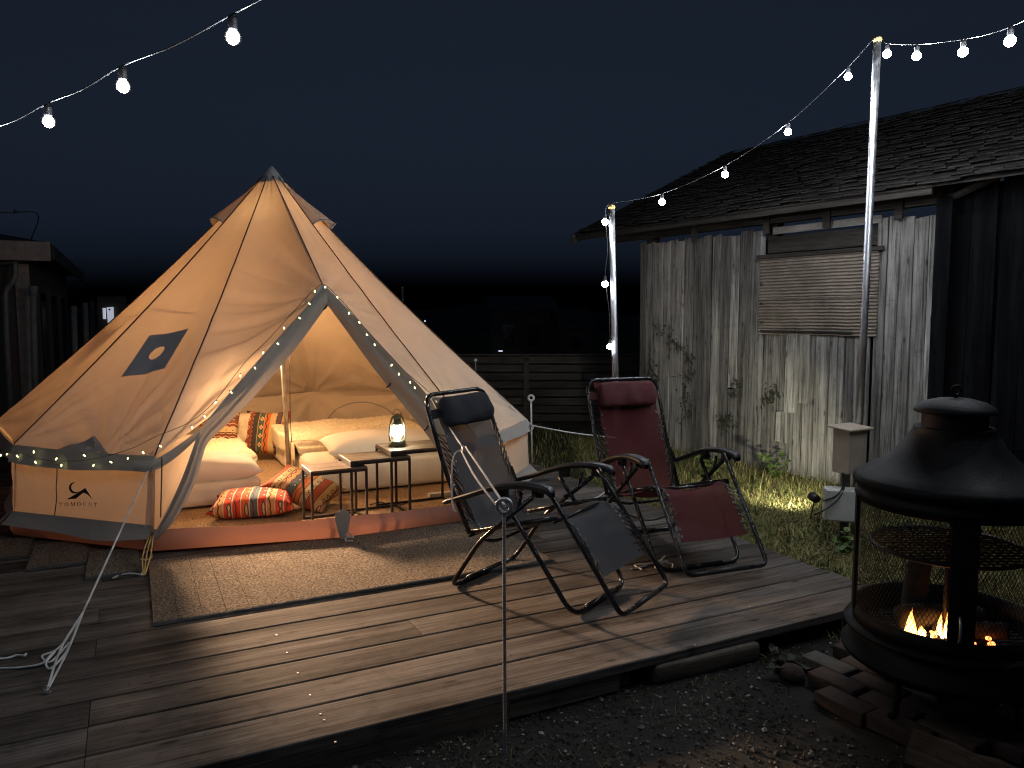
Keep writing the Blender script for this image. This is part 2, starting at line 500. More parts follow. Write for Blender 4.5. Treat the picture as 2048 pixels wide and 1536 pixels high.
M['kilim_red'] = kilim('kilim_red', [(0.55, 0.07, 0.035), (0.60, 0.12, 0.04), (0.10, 0.14, 0.16), (0.52, 0.06, 0.035), (0.50, 0.30, 0.14), (0.58, 0.08, 0.04)], [(0.05, 0.08, 0.12), (0.55, 0.42, 0.2), (0.55, 0.48, 0.35), (0.12, 0.05, 0.05)], 9, 18)
M['kilim_tan'] = kilim('kilim_tan', [(0.50, 0.36, 0.18), (0.10, 0.13, 0.14), (0.55, 0.20, 0.07), (0.52, 0.42, 0.26), (0.35, 0.09, 0.05), (0.50, 0.34, 0.16)], [(0.06, 0.09, 0.11), (0.55, 0.45, 0.25), (0.12, 0.07, 0.05), (0.35, 0.08, 0.04)], 9, 17)
M['kilim_dark'] = kilim('kilim_dark', [(0.07, 0.06, 0.06), (0.08, 0.11, 0.09), (0.55, 0.15, 0.05), (0.55, 0.40, 0.20), (0.12, 0.08, 0.09), (0.30, 0.08, 0.05)], [(0.6, 0.5, 0.32), (0.55, 0.10, 0.05), (0.45, 0.36, 0.12), (0.08, 0.05, 0.05)], 9, 15)
M['kilim_brown'] = kilim('kilim_brown', [(0.16, 0.05, 0.035), (0.50, 0.38, 0.22), (0.20, 0.06, 0.04), (0.14, 0.06, 0.05), (0.34, 0.15, 0.08)], [(0.5, 0.42, 0.28), (0.12, 0.04, 0.03), (0.10, 0.04, 0.03), (0.5, 0.38, 0.22)], 9, 22, axis=1)

T = NT('ground_soil'); v = T.coord((1, 1, 1), rnd=False)
n1 = T.noise(v, 1.2, 6); n2 = T.noise(v, 40, 5)
c_ = T.ramp(n1, [(0.35, (0.055, 0.045, 0.03)), (0.6, (0.085, 0.085, 0.04))])
c_ = T.mix(c_, T.ramp(n2, [(0.3, 0.4), (0.7, 1.1)]), 0.8, 'MULTIPLY'); T.bump(n2, 1.0, 0.03)
M['soil'] = T.set(c_, 1.0, 0, 0.1)
M['gravelbase'] = plain('gravel_base', (0.02, 0.018, 0.015), 1.0, nscale=120, amt=0.5, bump=1.0, bs=160)
def rnd_island(name, stops, rough):
    T = NT(name); g = T.new('ShaderNodeNewGeometry')
    T.set(T.ramp(g.outputs['Random Per Island'], stops), rough, 0, 0.25)
    return T.m
M['pebble'] = rnd_island('pebble', [(0, (0.012, 0.011, 0.009)), (0.5, (0.035, 0.032, 0.028)), (0.82, (0.10, 0.092, 0.08)), (1.0, (0.42, 0.40, 0.36))], 0.8)
M['grass'] = rnd_island('grass_blade', [(0, (0.06, 0.085, 0.02)), (0.35, (0.12, 0.13, 0.04)), (0.7, (0.26, 0.22, 0.085)), (1.0, (0.36, 0.30, 0.15))], 0.8)

# ================================================================== SETTING
def sheet(name, x0, x1, y0, y1, z, nx, ny, mat, hf=None, hole=None):
    b = B()
    b.grid(lambda u, v: Vector((lerp(x0, x1, u), lerp(y0, y1, v), z + (hf(lerp(x0, x1, u), lerp(y0, y1, v)) if hf else 0))), nx, ny)
    return kind(b.build(name, mat, smooth=True), 'structure')
sheet('ground', -120, 120, -60, 180, GZ, 120, 120, M['soil'])
b = B()
def gpoly(s0, s1, t0, t1, z): return [st(s0, t0, z), st(s1, t0, z), st(s1, t1, z), st(s0, t1, z)]
b.add(gpoly(-5, 4.2, -3.0, 2.75, GZ + 0.005), [(0, 1, 2, 3)])
kind(b.build('gravel_path', M['gravelbase']), 'structure')
b = B()
def ridgef(u, v):
    a = lerp(R(-20), R(200), u); rr = 70 + 25 * v
    h = (1.2 + 2.2 * abs(nz(u * 9, 3.1)) + 0.9 * abs(nz(u * 40, 1.7))) * math.sin(math.pi * min(1, v * 1.2)) * 1.3 - 0.3
    return Vector((rr * math.cos(a), rr * math.sin(a), h))
b.grid(ridgef, 160, 6)
kind(b.build('added_ridge', M['ridge_dark'], smooth=True), 'structure')  # unseen ridge, added to hide the sky and keep the horizon black

# ------------------------------------------------------------------ deck
S_R, T_F, T_B, S_L = 3.395, 2.474, 9.4, -6.5
deck = empty('wooden_deck', st(S_R, T_F, 0), label='low weathered plank deck carrying the tent and both recliners', cat='deck')
ROT1 = Matrix.Rotation(A1, 3, 'Z')
def plank_mesh(L, w, h, ch=0.004, seed=0):
    prof = [(-w / 2, -h), (w / 2, -h), (w / 2, -ch), (w / 2 - ch, 0), (-w / 2 + ch, 0), (-w / 2, -ch)]
    b = B(); n = len(prof); N = max(2, int(L / 0.35)); V = []
    for i in range(N + 1):
        x = -L / 2 + L * i / N
        dz = 0.0012 * nz(x * 1.3 + seed * 7.7); dy = 0.0022 * nz(x * 0.9 + seed * 3.1, 5.0)
        V += [Vector((x, y + dy, z + dz)) for y, z in prof]
    F = [tuple(range(n)), tuple(N * n + k for k in range(n))[::-1]]
    for i in range(N):
        for k in range(n):
            F.append((i * n + k, (i + 1) * n + k, (i + 1) * n + (k + 1) % n, i * n + (k + 1) % n))
    b.add(V, F); return b.mesh('plank')
t = T_F; row = 0
while t < T_B:
    w = 0.226 if row == 0 else 0.2
    cuts = {0: [S_L, -3.3, 1.1, S_R], 1: [S_L, -0.18, S_R], 2: [S_L, -2.6, 2.28, S_R]}[row % 3] if row else [S_L, -0.18, S_R]
    if row in (2, 5): cuts = [S_L, -0.18, S_R]
    if row == 4: cuts = [S_L, -2.6, 2.28, S_R]
    for i in range(len(cuts) - 1):
        a, c = cuts[i] + (0.0015 if i else 0), cuts[i + 1] - (0.0015 if i < len(cuts) - 2 else 0)
        if i == len(cuts) - 2: c -= random.uniform(0.0, 0.012)
        if c < -3.9 - 0.55 * (t - T_F) : continue
        me = plank_mesh(c - a, w - random.uniform(0.007, 0.013), 0.036, seed=row * 5 + i)
        link('plank', me, M['deck'], deck, loc=st((a + c) / 2, t + w / 2, DZ + random.uniform(-0.0015, 0.0012)), rot=ROT1 @ Matrix.Rotation(random.uniform(-0.0006, 0.0006), 3, 'Z'))
    t += w; row += 1
T_B = t
for s_ in (S_R - 0.3, 2.28, 1.1, 0.6, -0.18, -1.2, -2.6, -4.2):
    b = B(); b.box((0, 0, 0), (T_B - T_F - 0.14, 0.045, 0.085), None)
    b.build('joist', M['beam'], deck, loc=st(s_, (T_F + T_B) / 2, DZ - 0.0405 - 0.0425), rot=Matrix.Rotation(A1 + math.pi / 2, 3, 'Z'))
# front skirt boards, set back a little under the nosing, and the loose sleeper that shows past the break
for s0, s1, z0, z1, off in ((-6.4, 1.22, 0.004, DZ - 0.038, 0.022), (1.225, 1.72, 0.018, DZ - 0.038, 0.030)):
    b = B(); b.box((0, 0, 0), (s1 - s0, 0.035, z1 - z0)); b.build('skirt_board', M['beam'], deck, loc=st((s0 + s1) / 2, T_F + off, (z0 + z1) / 2), rot=ROT1)
me = rbox_mesh('sleeper', (0.56, 0.10, 0.088), 0.02, 3)
link('sleeper', me, M['beam'], deck, loc=st(2.17, T_F + 0.035, 0.046), rot=Matrix.Rotation(A1 - 0.03, 3, 'Z'), smooth=True)
b = B(); b.box((0, 0, 0), (T_B - T_F - 0.03, 0.03, 0.085)); b.build('side_board', M['beam'], deck, loc=st(S_R - 0.035, (T_F + T_B) / 2, DZ - 0.0405 - 0.0425), rot=Matrix.Rotation(A1 + math.pi / 2, 3, 'Z'))
for s_ in (-2.6, -0.4, 1.75, S_R - 0.1):
    b = B(); b.box((0, 0, 0), (0.1, 0.1, 0.05)); b.build('footing_block', M['brickpale'], deck, loc=st(s_, T_F + 0.11, 0.026), rot=ROT1)
scr = B(); scr.lathe([(0.0001, 0.0012), (0.0042, 0.001), (0.0048, 0)], n=8); scm = scr.mesh('screw')
for u_, v_ in ((553, 1270), (574, 1305), (596, 1346), (620, 1390), (641, 1428), (648, 1440), (671, 1484), (1390, 1290), (1500, 1213), (1020, 1310)):
    link('screw', scm, M['steel'], deck, loc=pz(u_, v_, DZ + 0.0008))

# ------------------------------------------------------------------ mats on the deck
def mat_thing(label, s0, s1, t0, t1, group=None, strips=0.105):
    e = empty('woven_mat', st((s0 + s1) / 2, (t0 + t1) / 2, DZ), label=label, cat='mat', group=group)
    x = s0; z0, z1 = DZ + 0.002, DZ + 0.013
    while x < s1 - 0.02:
        x1 = min(x + strips, s1); b = B(); P = []; n = 8
        for i in range(n + 1):     # toothed front edge
            ss = lerp(x + 0.0011, x1 - 0.0011, i / n)
            P.append(st(ss, t0 + (0.006 if i % 2 else 0.0) + 0.003 * nz(ss * 40), z0))
        P += [st(x1 - 0.0011, t1, z0), st(x + 0.0011, t1, z0)]
        b.prism(P, (0, 0, z1 - z0)); b.build('strip', M['mattile'], e)
        x = x1
    b = B(); n = int((s1 - s0) / 0.012); P = []
    b.grid(lambda u, v: st(lerp(s0, s1, u), t0 - 0.004 + 0.006 * (1 - v) - 0.020 * v * (0.6 + 0.8 * abs(nz(u * n * 0.9))), z1 + 0.002 - 0.010 * v * v), n, 2)
    b.build('frayed_edge', M['matedge'], e)
    return e
def stof(p): return p.x * D1.x + p.y * D1.y, p.x * D2.x + p.y * D2.y
q1 = stof(pz(307, 1256, DZ)); q2 = stof(pz(1101, 1120, DZ))
mat_thing('long beige woven mat lying in front of the open tent door', q1[0], q2[0], (q1[1] + q2[1]) / 2, q1[1] + 1.02)
a_ = stof(pz(170, 1160, DZ)); b_ = stof(pz(280, 1150, DZ))
mat_thing('small woven mat tile by the yellow cord at the tent corner', a_[0], b_[0], a_[1], a_[1] + 0.5)
c_ = stof(pz(51, 1143, DZ))
mat_thing('woven mat tile tucked under the tent wall below the printed emblem', c_[0], a_[0] - 0.006, c_[1], c_[1] + 0.5)
e_ = stof(pz(0, 1121, DZ))
mat_thing('woven mat tile reaching furthest under the tent wall past the emblem', e_[0] - 0.5, c_[0] - 0.006, e_[1], e_[1] + 0.45)
p_ = stof(pz(1075, 962, DZ))
mat_thing('woven mat piece beside the tent at the deck edge behind the dark recliner', p_[0] - 0.45, p_[0] + 0.12, p_[1], p_[1] + 0.5)

# ------------------------------------------------------------------ bell tent
TZ = DZ + 0.016
CX, CY = -1.85, 6.30
AP = Vector((-1.93, 6.30, 2.63))            # where the canvas meets the cap
EZ = 0.71
ang = [229.5 + 32.727 * k for k in range(11)]
def circ(k, r, z): a = R(ang[k]); return Vector((CX + r * math.cos(a), CY + r * math.sin(a), z))
BOT = [circ(k, 1.97, TZ) for k in range(11)]
EAV = [circ(k, 2.0, EZ) for k in range(11)]
BOT[0] = Vector((-3.16, 4.77, TZ)); EAV[0] = Vector((-3.14, 4.80, EZ + 0.01))
BOT[1] = Vector((-2.11, 4.43, TZ)); EAV[1] = Vector((-2.08, 4.43, EZ + 0.005))
BOT[2] = Vector((-1.065, 4.71, TZ))
BOT[3] = Vector((-0.22, 5.16, TZ)); EAV[3] = Vector((-0.24, 5.13, EZ))
BOT[4] = Vector((0.15, 6.30, TZ)); EAV[4] = Vector((0.12, 6.29, EZ - 0.03))
EAV[10] += Vector((-0.1, -0.02, 0.03)); EAV[9] += Vector((-0.1, 0, 0.02))
PK = Vector((-1.248, 5.15, 1.71))           # peak of the door frame
TOP = []
for k in range(11):
    a = R(ang[k]); TOP.append(AP + Vector((0.075 * math.cos(a), 0.075 * math.sin(a), -0.0)))
TOPP = AP + Vector((0.075 * math.cos(R(295)), 0.075 * math.sin(R(295)), 0))
tent = empty('bell_tent', (CX, CY, DZ), label='cream canvas bell tent glowing warmly with its door open', cat='tent')

def folds(p, q, nrm, ref, amp, k, fall, ph=0.0):
    """creases radiating from a stressed point q"""
    d = p - q; L = d.length
    if L < 1e-4: return 0.0
    e1 = ref.normalized(); e2 = nrm.cross(e1)
    f = math.atan2(d.dot(e2), d.dot(e1))
    g = math.exp(-L / fall) * min(1.0, L / 0.12)
    w = 1 / (1 + (k * f * 0.06) ** 2)
    return amp * g * (0.55 * math.sin(k * f + ph) + 0.42 * math.sin(2.3 * k * f + 1.7 * ph + 1.0) * w + 0.2 * math.sin(4.1 * k * f + 0.6 * ph) * w)

def panel_fn(Ta, Tb, Ea, Eb, sag=0.05, amp=0.012, ph=0.0, edge=None, stress=None, outw=None, vs_=0.035):
    nrm = (Ea - Ta).cross(Eb - Ta).normalized()
    mid = (Ta + Ea + Eb) / 3 - Vector((CX, CY, 1.0))
    if nrm.dot(mid) < 0: nrm = -nrm
    mdir = ((Ea + Eb) / 2 - Ta)
    def S(u, v):
        p = lerp(lerp(Ta, Ea, v), lerp(Tb, Eb, v), u)
        if edge is not None:
            p = p + (edge(u) - lerp(Ea, Eb, u)) * v * v
        w = math.sin(math.pi * u)
        d = -sag * w * (v ** 0.8) * (1 - 0.35 * v) * 1.4 - vs_ * math.sin(math.pi * v)
        base = p.copy(); f = 0.0
        for q, ref, am, k, fall in (stress or [(Ea, -mdir, amp, 13.0, 0.45), (Eb, -mdir, amp, 13.0, 0.45)]):
            f += folds(base, q, nrm, ref, am, k, fall, ph)
        f += 0.006 * nz(u * 3 + ph, v * 4, 2.0) * w
        f += 0.004 * math.sin(u * 19 + ph) * math.exp(-v * 5) * w
        return p + nrm * (d + f * min(1.0, 4 * w + 0.15))
    S.n = nrm
    return S
def find_uv(S, px, py, guess=None):
    best = None
    if guess is None:
        for i in range(25):
            for j in range(25):
                q = proj(S(i / 24, j / 24)); e = (q[0] - px) ** 2 + (q[1] - py) ** 2
                if best is None or e < best[0]: best = (e, i / 24, j / 24)
        _, u, v = best
    else:
        u, v = guess
    for _ in range(7):
        q = proj(S(u, v)); h = 1e-3
        qu = proj(S(u + h, v)); qv = proj(S(u, v + h))
        a, c = (qu[0] - q[0]) / h, (qv[0] - q[0]) / h
        b2, d = (qu[1] - q[1]) / h, (qv[1] - q[1]) / h
        det = a * d - b2 * c
        if abs(det) < 1e-6: break
        ex, ey = px - q[0], py - q[1]
        u += clamp((ex * d - ey * c) / det, -0.2, 0.2); v += clamp((a * ey - b2 * ex) / det, -0.2, 0.2)
    return u, v
def door_edge(E, sagv):
    def f(u):            # from eave corner to door peak
        return lerp(E, PK, u) + sagv * (4 * u * (1 - u))
    return f
edgeL = door_edge(EAV[1], Vector((0.03, 0.06, -0.075)))
edgeR = door_edge(EAV[3], Vector((-0.01, 0.03, -0.03)))
PAN = {}
for k in list(range(3, 11)) + [0]:
    k2 = (k + 1) % 11
    PAN[k] = panel_fn(TOP[k], TOP[k2], EAV[k], EAV[k2], 0.05, 0.030, ph=k * 1.3, stress=None if k else [
        (EAV[0], TOP[0] - EAV[0], 0.022, 13.0, 0.45), (EAV[1], TOP[1] - EAV[1], 0.018, 13.0, 0.4), (lerp(EAV[0], EAV[1], 0.61), TOP[0] - EAV[0], 0.034, 12.0, 0.38)])
PAN['L'] = panel_fn(TOP[1], TOPP, EAV[1], PK, 0.02, 0.0, 0.7, edgeL,
    [(PK, EAV[1] - PK, 0.048, 14.0, 0.8), (EAV[1], PK - EAV[1], 0.036, 14.0, 0.5)], vs_=0.02)
PAN['R'] = panel_fn(TOP[3], TOPP, EAV[3], PK, 0.02, 0.0, 1.9, edgeR,
    [(PK, EAV[3] - PK, 0.026, 13.0, 0.6), (EAV[3], PK - EAV[3], 0.028, 13.0, 0.5)], vs_=0.02)
for k, S in PAN.items():
    b = B(); b.grid(S, 64, 84); b.build('roof_panel', M['canvas'], tent, smooth=True)
# seams
seamlines = [[PAN[k](0, v / 40) + PAN[k].n * 0.004 for v in range(41)] for k in list(range(4, 11)) + [0]]
seamlines.append([PAN['L'](0, v / 40) + PAN['L'].n * 0.004 for v in range(41)])
seamlines.append([PAN['R'](0, v / 40) + PAN['R'].n * 0.004 for v in range(41)])
seamlines.append([PAN['L'](1, v / 40) + PAN['L'].n * 0.005 for v in range(41)])
for sl in seamlines:
    b = B(); b.tube(sl, 0.0042, 6); b.build('seam', M['seam'], tent, smooth=True)
# cap
b = B(); prof = [(0.112, -0.050), (0.098, -0.025), (0.066, 0.022), (0.038, 0.060), (0.018, 0.085), (0.0005, 0.095)]
b.lathe(prof, AP, 22); b.build('apex_cap', M['grey_canvas'], tent, smooth=True)
# roof vents: little hoods that stand off the panels
for k in (9, 7, 4, 5, 10, 3):
    S = PAN[k]
    def hood(u, v, S=S):
        vv = 0.045 + 0.155 * v; uu = 0.5 + (u - 0.5) * 0.94
        lift = 0.085 * v * math.sin(math.pi * u) ** 0.7 if 0 < u < 1 else 0.0
        return S(uu, vv) + S.n * (0.006 + lift)
    b = B(); b.grid(hood, 16, 8); h_ = b.build('vent_hood', M['canvas'], tent, smooth=True)
    b = B(); b.tube([hood(i / 16, 1.0) for i in range(17)], 0.007, 6); b.build('trim', M['grey_canvas'], h_, smooth=True)
# grey stove patch with round insert on the panel left of the door
S = PAN[0]
cor = [find_uv(S, *p) for p in ((300, 672), (378, 658), (330, 738), (243, 755))]
def patch(u, v, off=0.006):
    a = lerp(cor[0][0], cor[1][0], u), lerp(cor[0][1], cor[1][1], u)
    c = lerp(cor[3][0], cor[2][0], u), lerp(cor[3][1], cor[2][1], u)
    return S(lerp(a[0], c[0], v), lerp(a[1], c[1], v)) + S.n * off
b = B(); nseg = 32
def ann(u, v):
    a = 2 * math.pi * u; c_, s_ = math.cos(a), math.sin(a); k_ = 0.5 / max(abs(c_), abs(s_))
    r0 = lerp(0.17, k_, v)
    return patch(0.5 + r0 * c_, 0.5 + r0 * s_)
b.grid(ann, nseg, 6); pt = b.build('stove_patch', M['grey_canvas'], tent, smooth=True)
b = B(); b.tube([patch(0.5 + 0.17 * math.cos(2 * math.pi * i / nseg), 0.5 + 0.17 * math.sin(2 * math.pi * i / nseg), 0.009) for i in range(nseg)], 0.004, 5, closed=True); b.build('round_hem', M['grey_canvas'], pt, smooth=True)
# gusset where the eave loop pulls on the left panel
g0 = find_uv(S, 190, 872)
def gus(u, v):
    a = Vector((find_g[0][0], find_g[0][1])); c0 = Vector((find_g[1][0], find_g[1][1])); c1 = Vector((find_g[2][0], find_g[2][1]))
    q = lerp(a, lerp(c0, c1, u), v)
    return S(q.x, min(q.y, 1.0)) + S.n * 0.006
find_g = [(g0[0], g0[1]), (g0[0] - 0.17, 1.0), (g0[0] + 0.20, 1.0)]
b = B(); b.grid(gus, 8, 6); b.build('eave_gusset', M['canvas2'], tent, smooth=True)
# valances under the eave
def valance(P0, P1, drop, outw, seed, sagc=0.02):
    def f(u, v):
        p = lerp(P0, P1, u) + Vector((0, 0, -sagc * math.sin(math.pi * u)))
        n = Vector((p.x - CX, p.y - CY, 0)).normalized()
        return p + n * (0.006 + outw * v + 0.006 * math.sin(u * 14 + seed) * v) + Vector((0, 0, -drop * v * (1 + 0.12 * math.sin(u * 5 + seed))))
    return f
VAL0 = valance(EAV[0], EAV[1], 0.10, 0.035, 0.3, 0.012)
for k in list(range(3, 11)) + [0]:
    f = VAL0 if k == 0 else valance(EAV[k], EAV[(k + 1) % 11], 0.085, 0.03, k)
    b = B(); b.grid(f, 30, 5); b.build('valance', M['canvas2'], tent, smooth=True)
# wall panels, mud flaps and bathtub groundsheet
def wall_fn(k, ph):
    k2 = (k + 1) % 11
    P0, P1, E0, E1 = BOT[k], BOT[k2], EAV[k], EAV[k2]
    nr = (P1 - P0).cross(E0 - P0).normalized()
    if nr.dot((P0 + P1) / 2 - Vector((CX, CY, TZ))) < 0: nr = -nr
    zb = 0.10; amp = 0.016 if k == 0 else 0.040
    def Wf(u, v):
        lo = lerp(P0, P1, u) + Vector((0, 0, zb)); hi = lerp(E0, E1, u) + Vector((0, 0, -0.012 * math.sin(math.pi * u)))
        p = lerp(lo, hi, v)
        w = math.sin(math.pi * u)
        d = -0.035 * w * math.sin(math.pi * v) + 0.007 * math.sin(u * 16 + ph + 2 * v) * (1 - v) * w
        d += folds(p, hi * 0 + lerp(E0, E1, 0), nr, P0 - E0, amp, 9, 0.5, ph) + folds(p, lerp(E0, E1, 1), nr, P1 - E1, amp, 9, 0.5, ph + 1)
        return p + nr * (d - 0.01)
    Wf.n = nr
    return Wf
WALL = {}
for k in (0, 3, 4, 5, 6, 7, 8, 9, 10):
    WALL[k] = wall_fn(k, k * 0.9)
    b = B(); b.grid(WALL[k], 36, 16); b.build('wall_panel', M['canvas'], tent, smooth=True)
def flap_fn(k):
    k2 = (k + 1) % 11
    def f(u, v):
        p = lerp(BOT[k], BOT[k2], u); n = Vector((p.x - CX, p.y - CY, 0)).normalized()
        return p + n * (0.004 + 0.06 * v ** 1.5 + 0.012 * math.sin(u * 11 + k) * v) + Vector((0, 0, 0.155 - 0.075 * v + 0.01 * math.sin(u * 7 + 2 * k) * v - 0.02 * math.sin(math.pi * u) * v))
    return f
for k in (0, 3, 9, 10):
    b = B(); b.grid(flap_fn(k), 30, 5); b.build('mud_flap', M['canvas2'], tent, smooth=True)
for k in range(11):
    k2 = (k + 1) % 11
    def tub(u, v, k=k, k2=k2):
        p = lerp(BOT[k], BOT[k2], u); n = Vector((p.x - CX, p.y - CY, 0)).normalized()
        return p + n * (0.02 * math.sin(math.pi * v) + 0.006 * math.sin(u * 17 + k) * v - 0.012 * v) + Vector((0, 0, (0.128 - 0.012 * math.sin(math.pi * u)) * v))
    b = B(); b.grid(tub, 24, 5); b.build('groundsheet_wall', M['groundsheet'], tent, smooth=True)
b = B(); b.add([p + Vector((0, 0, 0.001)) for p in BOT], [tuple(range(11))]); b.build('groundsheet', M['groundsheet'], tent)
# half round tab and its tie at the middle of the sill
Mp = BOT[2]; nr = Vector((Mp.x - CX, Mp.y - CY, 0)).normalized(); tg = Vector((-nr.y, nr.x, 0))
b = B(); P = [Mp + nr * 0.03 + Vector((0, 0, 0.13)) + tg * 0.05 * math.cos(a) + Vector((0, 0, 0.055 * math.sin(a))) for a in [math.pi * i / 14 for i in range(15)]]
P += [Mp + nr * 0.034 - tg * 0.02, Mp + nr * 0.034 + tg * 0.02]
b.prism(P, nr * 0.003); b.build('sill_tab', M['canvas2'], tent)
b = B(); c0 = Mp + nr * 0.05 + Vector((0, 0, 0.02))
b.tube(crom([c0 + tg * 0.0, c0 + tg * 0.03 + Vector((0, 0, 0.02)), c0 + tg * 0.05 + nr * 0.04 + Vector((0, 0, -0.002)), c0 + tg * 0.01 + nr * 0.05 + Vector((0, 0, 0.008)), c0 - tg * 0.01 + nr * 0.08 + Vector((0, 0, -0.004)), c0 + tg * 0.03 + nr * 0.1 + Vector((0, 0, -0.006))], 6), 0.0045, 6)
b.build('sill_tie', M['rope'], tent, smooth=True)

# door flaps folded back along the frame
def strip_px(outer, inner, name, mat, bulge=0.03, nu=10, nv=60, amp=0.007):
    O = crom([pd(*p) for p in outer], 10); I = crom([pd(*p) for p in inner], 10)
    def at(Ls, v):
        x = v * (len(Ls) - 1); i = min(int(x), len(Ls) - 2); return lerp(Ls[i], Ls[i + 1], x - i)
    def f(u, v):
        p = lerp(at(O, v), at(I, v), u)
        d = bulge * math.sin(math.pi * u) + amp * math.sin(u * 13 + 3 * v) * min(1, 3 * v)
        return p + Vector((0.1, -0.95, 0.2)) * d
    b = B(); b.grid(f, nu, nv); return b.build(name, mat, tent, smooth=True)
LO = [(650, 572, 5.11), (560, 672, 4.93), (475, 768, 4.76), (430, 822, 4.66), (400, 860, 4.58), (385, 900, 4.52), (363, 960, 4.47), (330, 1030, 4.42), (287, 1104, 4.39)]
LI = [(658, 606, 5.12), (592, 696, 4.98), (512, 790, 4.82), (455, 848, 4.70), (418, 884, 4.62), (404, 920, 4.55), (388, 970, 4.49), (350, 1040, 4.44), (305, 1086, 4.41)]
RO = [(650, 572, 5.11), (705, 628, 5.11), (775, 704, 5.11), (850, 785, 5.11), (905, 850, 5.10), (935, 900, 5.09), (955, 980, 5.09), (962, 1040, 5.09)]
RI = [(652, 606, 5.12), (688, 655, 5.14), (750, 740, 5.14), (824, 832, 5.14), (868, 890, 5.13), (898, 945, 5.12), (925, 1005, 5.12), (938, 1046, 5.12)]
strip_px(LO, LI, 'door_flap', M['canvas2'], bulge=0.025)
strip_px(RO, RI, 'door_flap', M['canvas2'], bulge=0.02)
# wall cloth between the corner seam and the hanging flap
wl = [(298, 905, 4.46), (296, 940, 4.45), (294, 1000, 4.44), (290, 1060, 4.44), (287, 1112, 4.44)]
wr_ = [(400, 862, 4.62), (388, 905, 4.56), (368, 962, 4.51), (335, 1030, 4.46), (292, 1108, 4.44)]
strip_px(wl, wr_, 'wall_panel', M['canvas'], bulge=-0.015, nu=12, nv=30, amp=0.004)
strip_px([(270, 922, 4.42), (300, 921, 4.41), (330, 908, 4.45), (365, 884, 4.50), (402, 856, 4.57)], [(270, 940, 4.41), (298, 944, 4.40), (328, 932, 4.44), (362, 907, 4.50), (398, 874, 4.57)], 'valance', M['canvas2'], bulge=0.01, nu=4, nv=24, amp=0.002)
b = B(); b.tube([pd(324, 915, 4.40), pd(323, 970, 4.42), pd(321, 1035, 4.42)], 0.004, 6); b.build('seam', M['seam'], tent)
def hang(pts, w, name, mat, amp=0.01):
    P = [pd(*p) for p in pts]
    C_ = crom(P, 8)
    def f(u, v):
        x = v * (len(C_) - 1); i = min(int(x), len(C_) - 2); p = lerp(C_[i], C_[i + 1], x - i)
        a = 2 * math.pi * u; rr = w * (0.7 + 0.3 * math.sin(math.pi * v)) * (1 + 0.18 * math.sin(3 * a + 4 * v))
        return p + Vector((rr * math.cos(a), rr * math.sin(a), 0))
    b = B(); b.grid(f, 14, 40); return b.build(name, mat, tent, smooth=True)
# collar over the peak of the frame
b = B()
def collar(u, v):
    a = -0.75 + 1.5 * u
    q = edgeL(1 - 0.10 * (0.5 - u) * 2) if u < 0.5 else edgeR(1 - 0.10 * (u - 0.5) * 2)
    return q + Vector((-0.02 * (0.5 - u), -0.03 - 0.012 * math.sin(math.pi * u), 0.03 - 0.10 * v))
b.grid(collar, 12, 4); b.build('peak_collar', M['grey_canvas'], tent, smooth=True)
# little toggles on the flaps
for u_, v_, Y in ((500, 772, 4.80), (778, 772, 5.12), (853, 857, 5.10), (651, 616, 5.10)):
    p = pd(u_, v_, Y); b = B()
    b.tube([p + Vector((0.012, 0, 0.02)), p, p + Vector((-0.018, -0.005, -0.012))], 0.006, 6); b.build('toggle', M['black_plastic'], tent, smooth=True)
# poles
b = B(); b.tube([Vector((CX, CY, TZ + 0.003)), Vector((AP.x, AP.y, AP.z + 0.05))], 0.0185, 12); b.build('centre_pole', M['steel_dull'], tent, smooth=True)
for P0, E in ((BOT[1], EAV[1]), (BOT[3], EAV[3])):
    p0 = P0 + Vector((0.03 if P0 is BOT[1] else -0.03, 0.07, 0.003)); b = B()
    b.tube(crom([p0 * 0 + pd((o_[0] + i_[0]) / 2, (o_[1] + i_[1]) / 2, o_[2] + 0.035) for o_, i_ in list(zip(LO, LI) if P0 is BOT[1] else zip(RO, RI))[1:]][::-1] + [PK + Vector((0, 0.05, -0.06))], 6), 0.011, 8); b.build('frame_pole', M['steel_dull'], tent, smooth=True)
# printed emblem and lettering on the left wall
W0 = WALL[0]
def wpx(x, y):
    u, v = find_uv(W0, x * 0.22135, 840 + y * 0.22135, (0.55, 0.6))
    return W0(u, v) + W0.n * 0.004
def inkpoly(name, polys, parent=None):
    b = B()
    for P in polys:
        b.add([wpx(*p) for p in P], [tuple(range(len(P)))])
    return b.build(name, M['ink'], parent or tent)
def ringp(cx, cy, rx, ry, ix, iy, a0, a1, n, ox=0, oy=0):
    out = []
    for i in range(n):
        a, c = lerp(a0, a1, i / n), lerp(a0, a1, (i + 1) / n)
        out.append([(cx + rx * math.cos(a), cy + ry * math.sin(a)), (cx + rx * math.cos(c), cy + ry * math.sin(c)),
                    (cx + ox + ix * math.cos(c), cy + oy + iy * math.sin(c)), (cx + ox + ix * math.cos(a), cy + oy + iy * math.sin(a))])
    return out
cres = []
n = 18
for i in range(n):
    def pt_(f):
        a = lerp(R(35), R(280), f); w = 1 + 21 * math.sin(math.pi * f) ** 0.8
        return (678 + 51 * math.cos(a), 612 + 51 * math.sin(a)), (678 + (51 - w) * math.cos(a), 612 + (51 - w) * math.sin(a))
    a, c = pt_(i / n), pt_((i + 1) / n); cres.append([a[0], c[0], c[1], a[1]])
cres += [[(603, 717), (690, 668), (775, 613), (757, 656)], [(603, 717), (757, 656), (690, 711)], [(603, 717), (690, 711), (668, 694)],
         [(757, 656), (775, 613), (800, 650), (790, 668)], [(790, 668), (800, 650), (845, 719)]]
inkpoly('printed_emblem', cres)
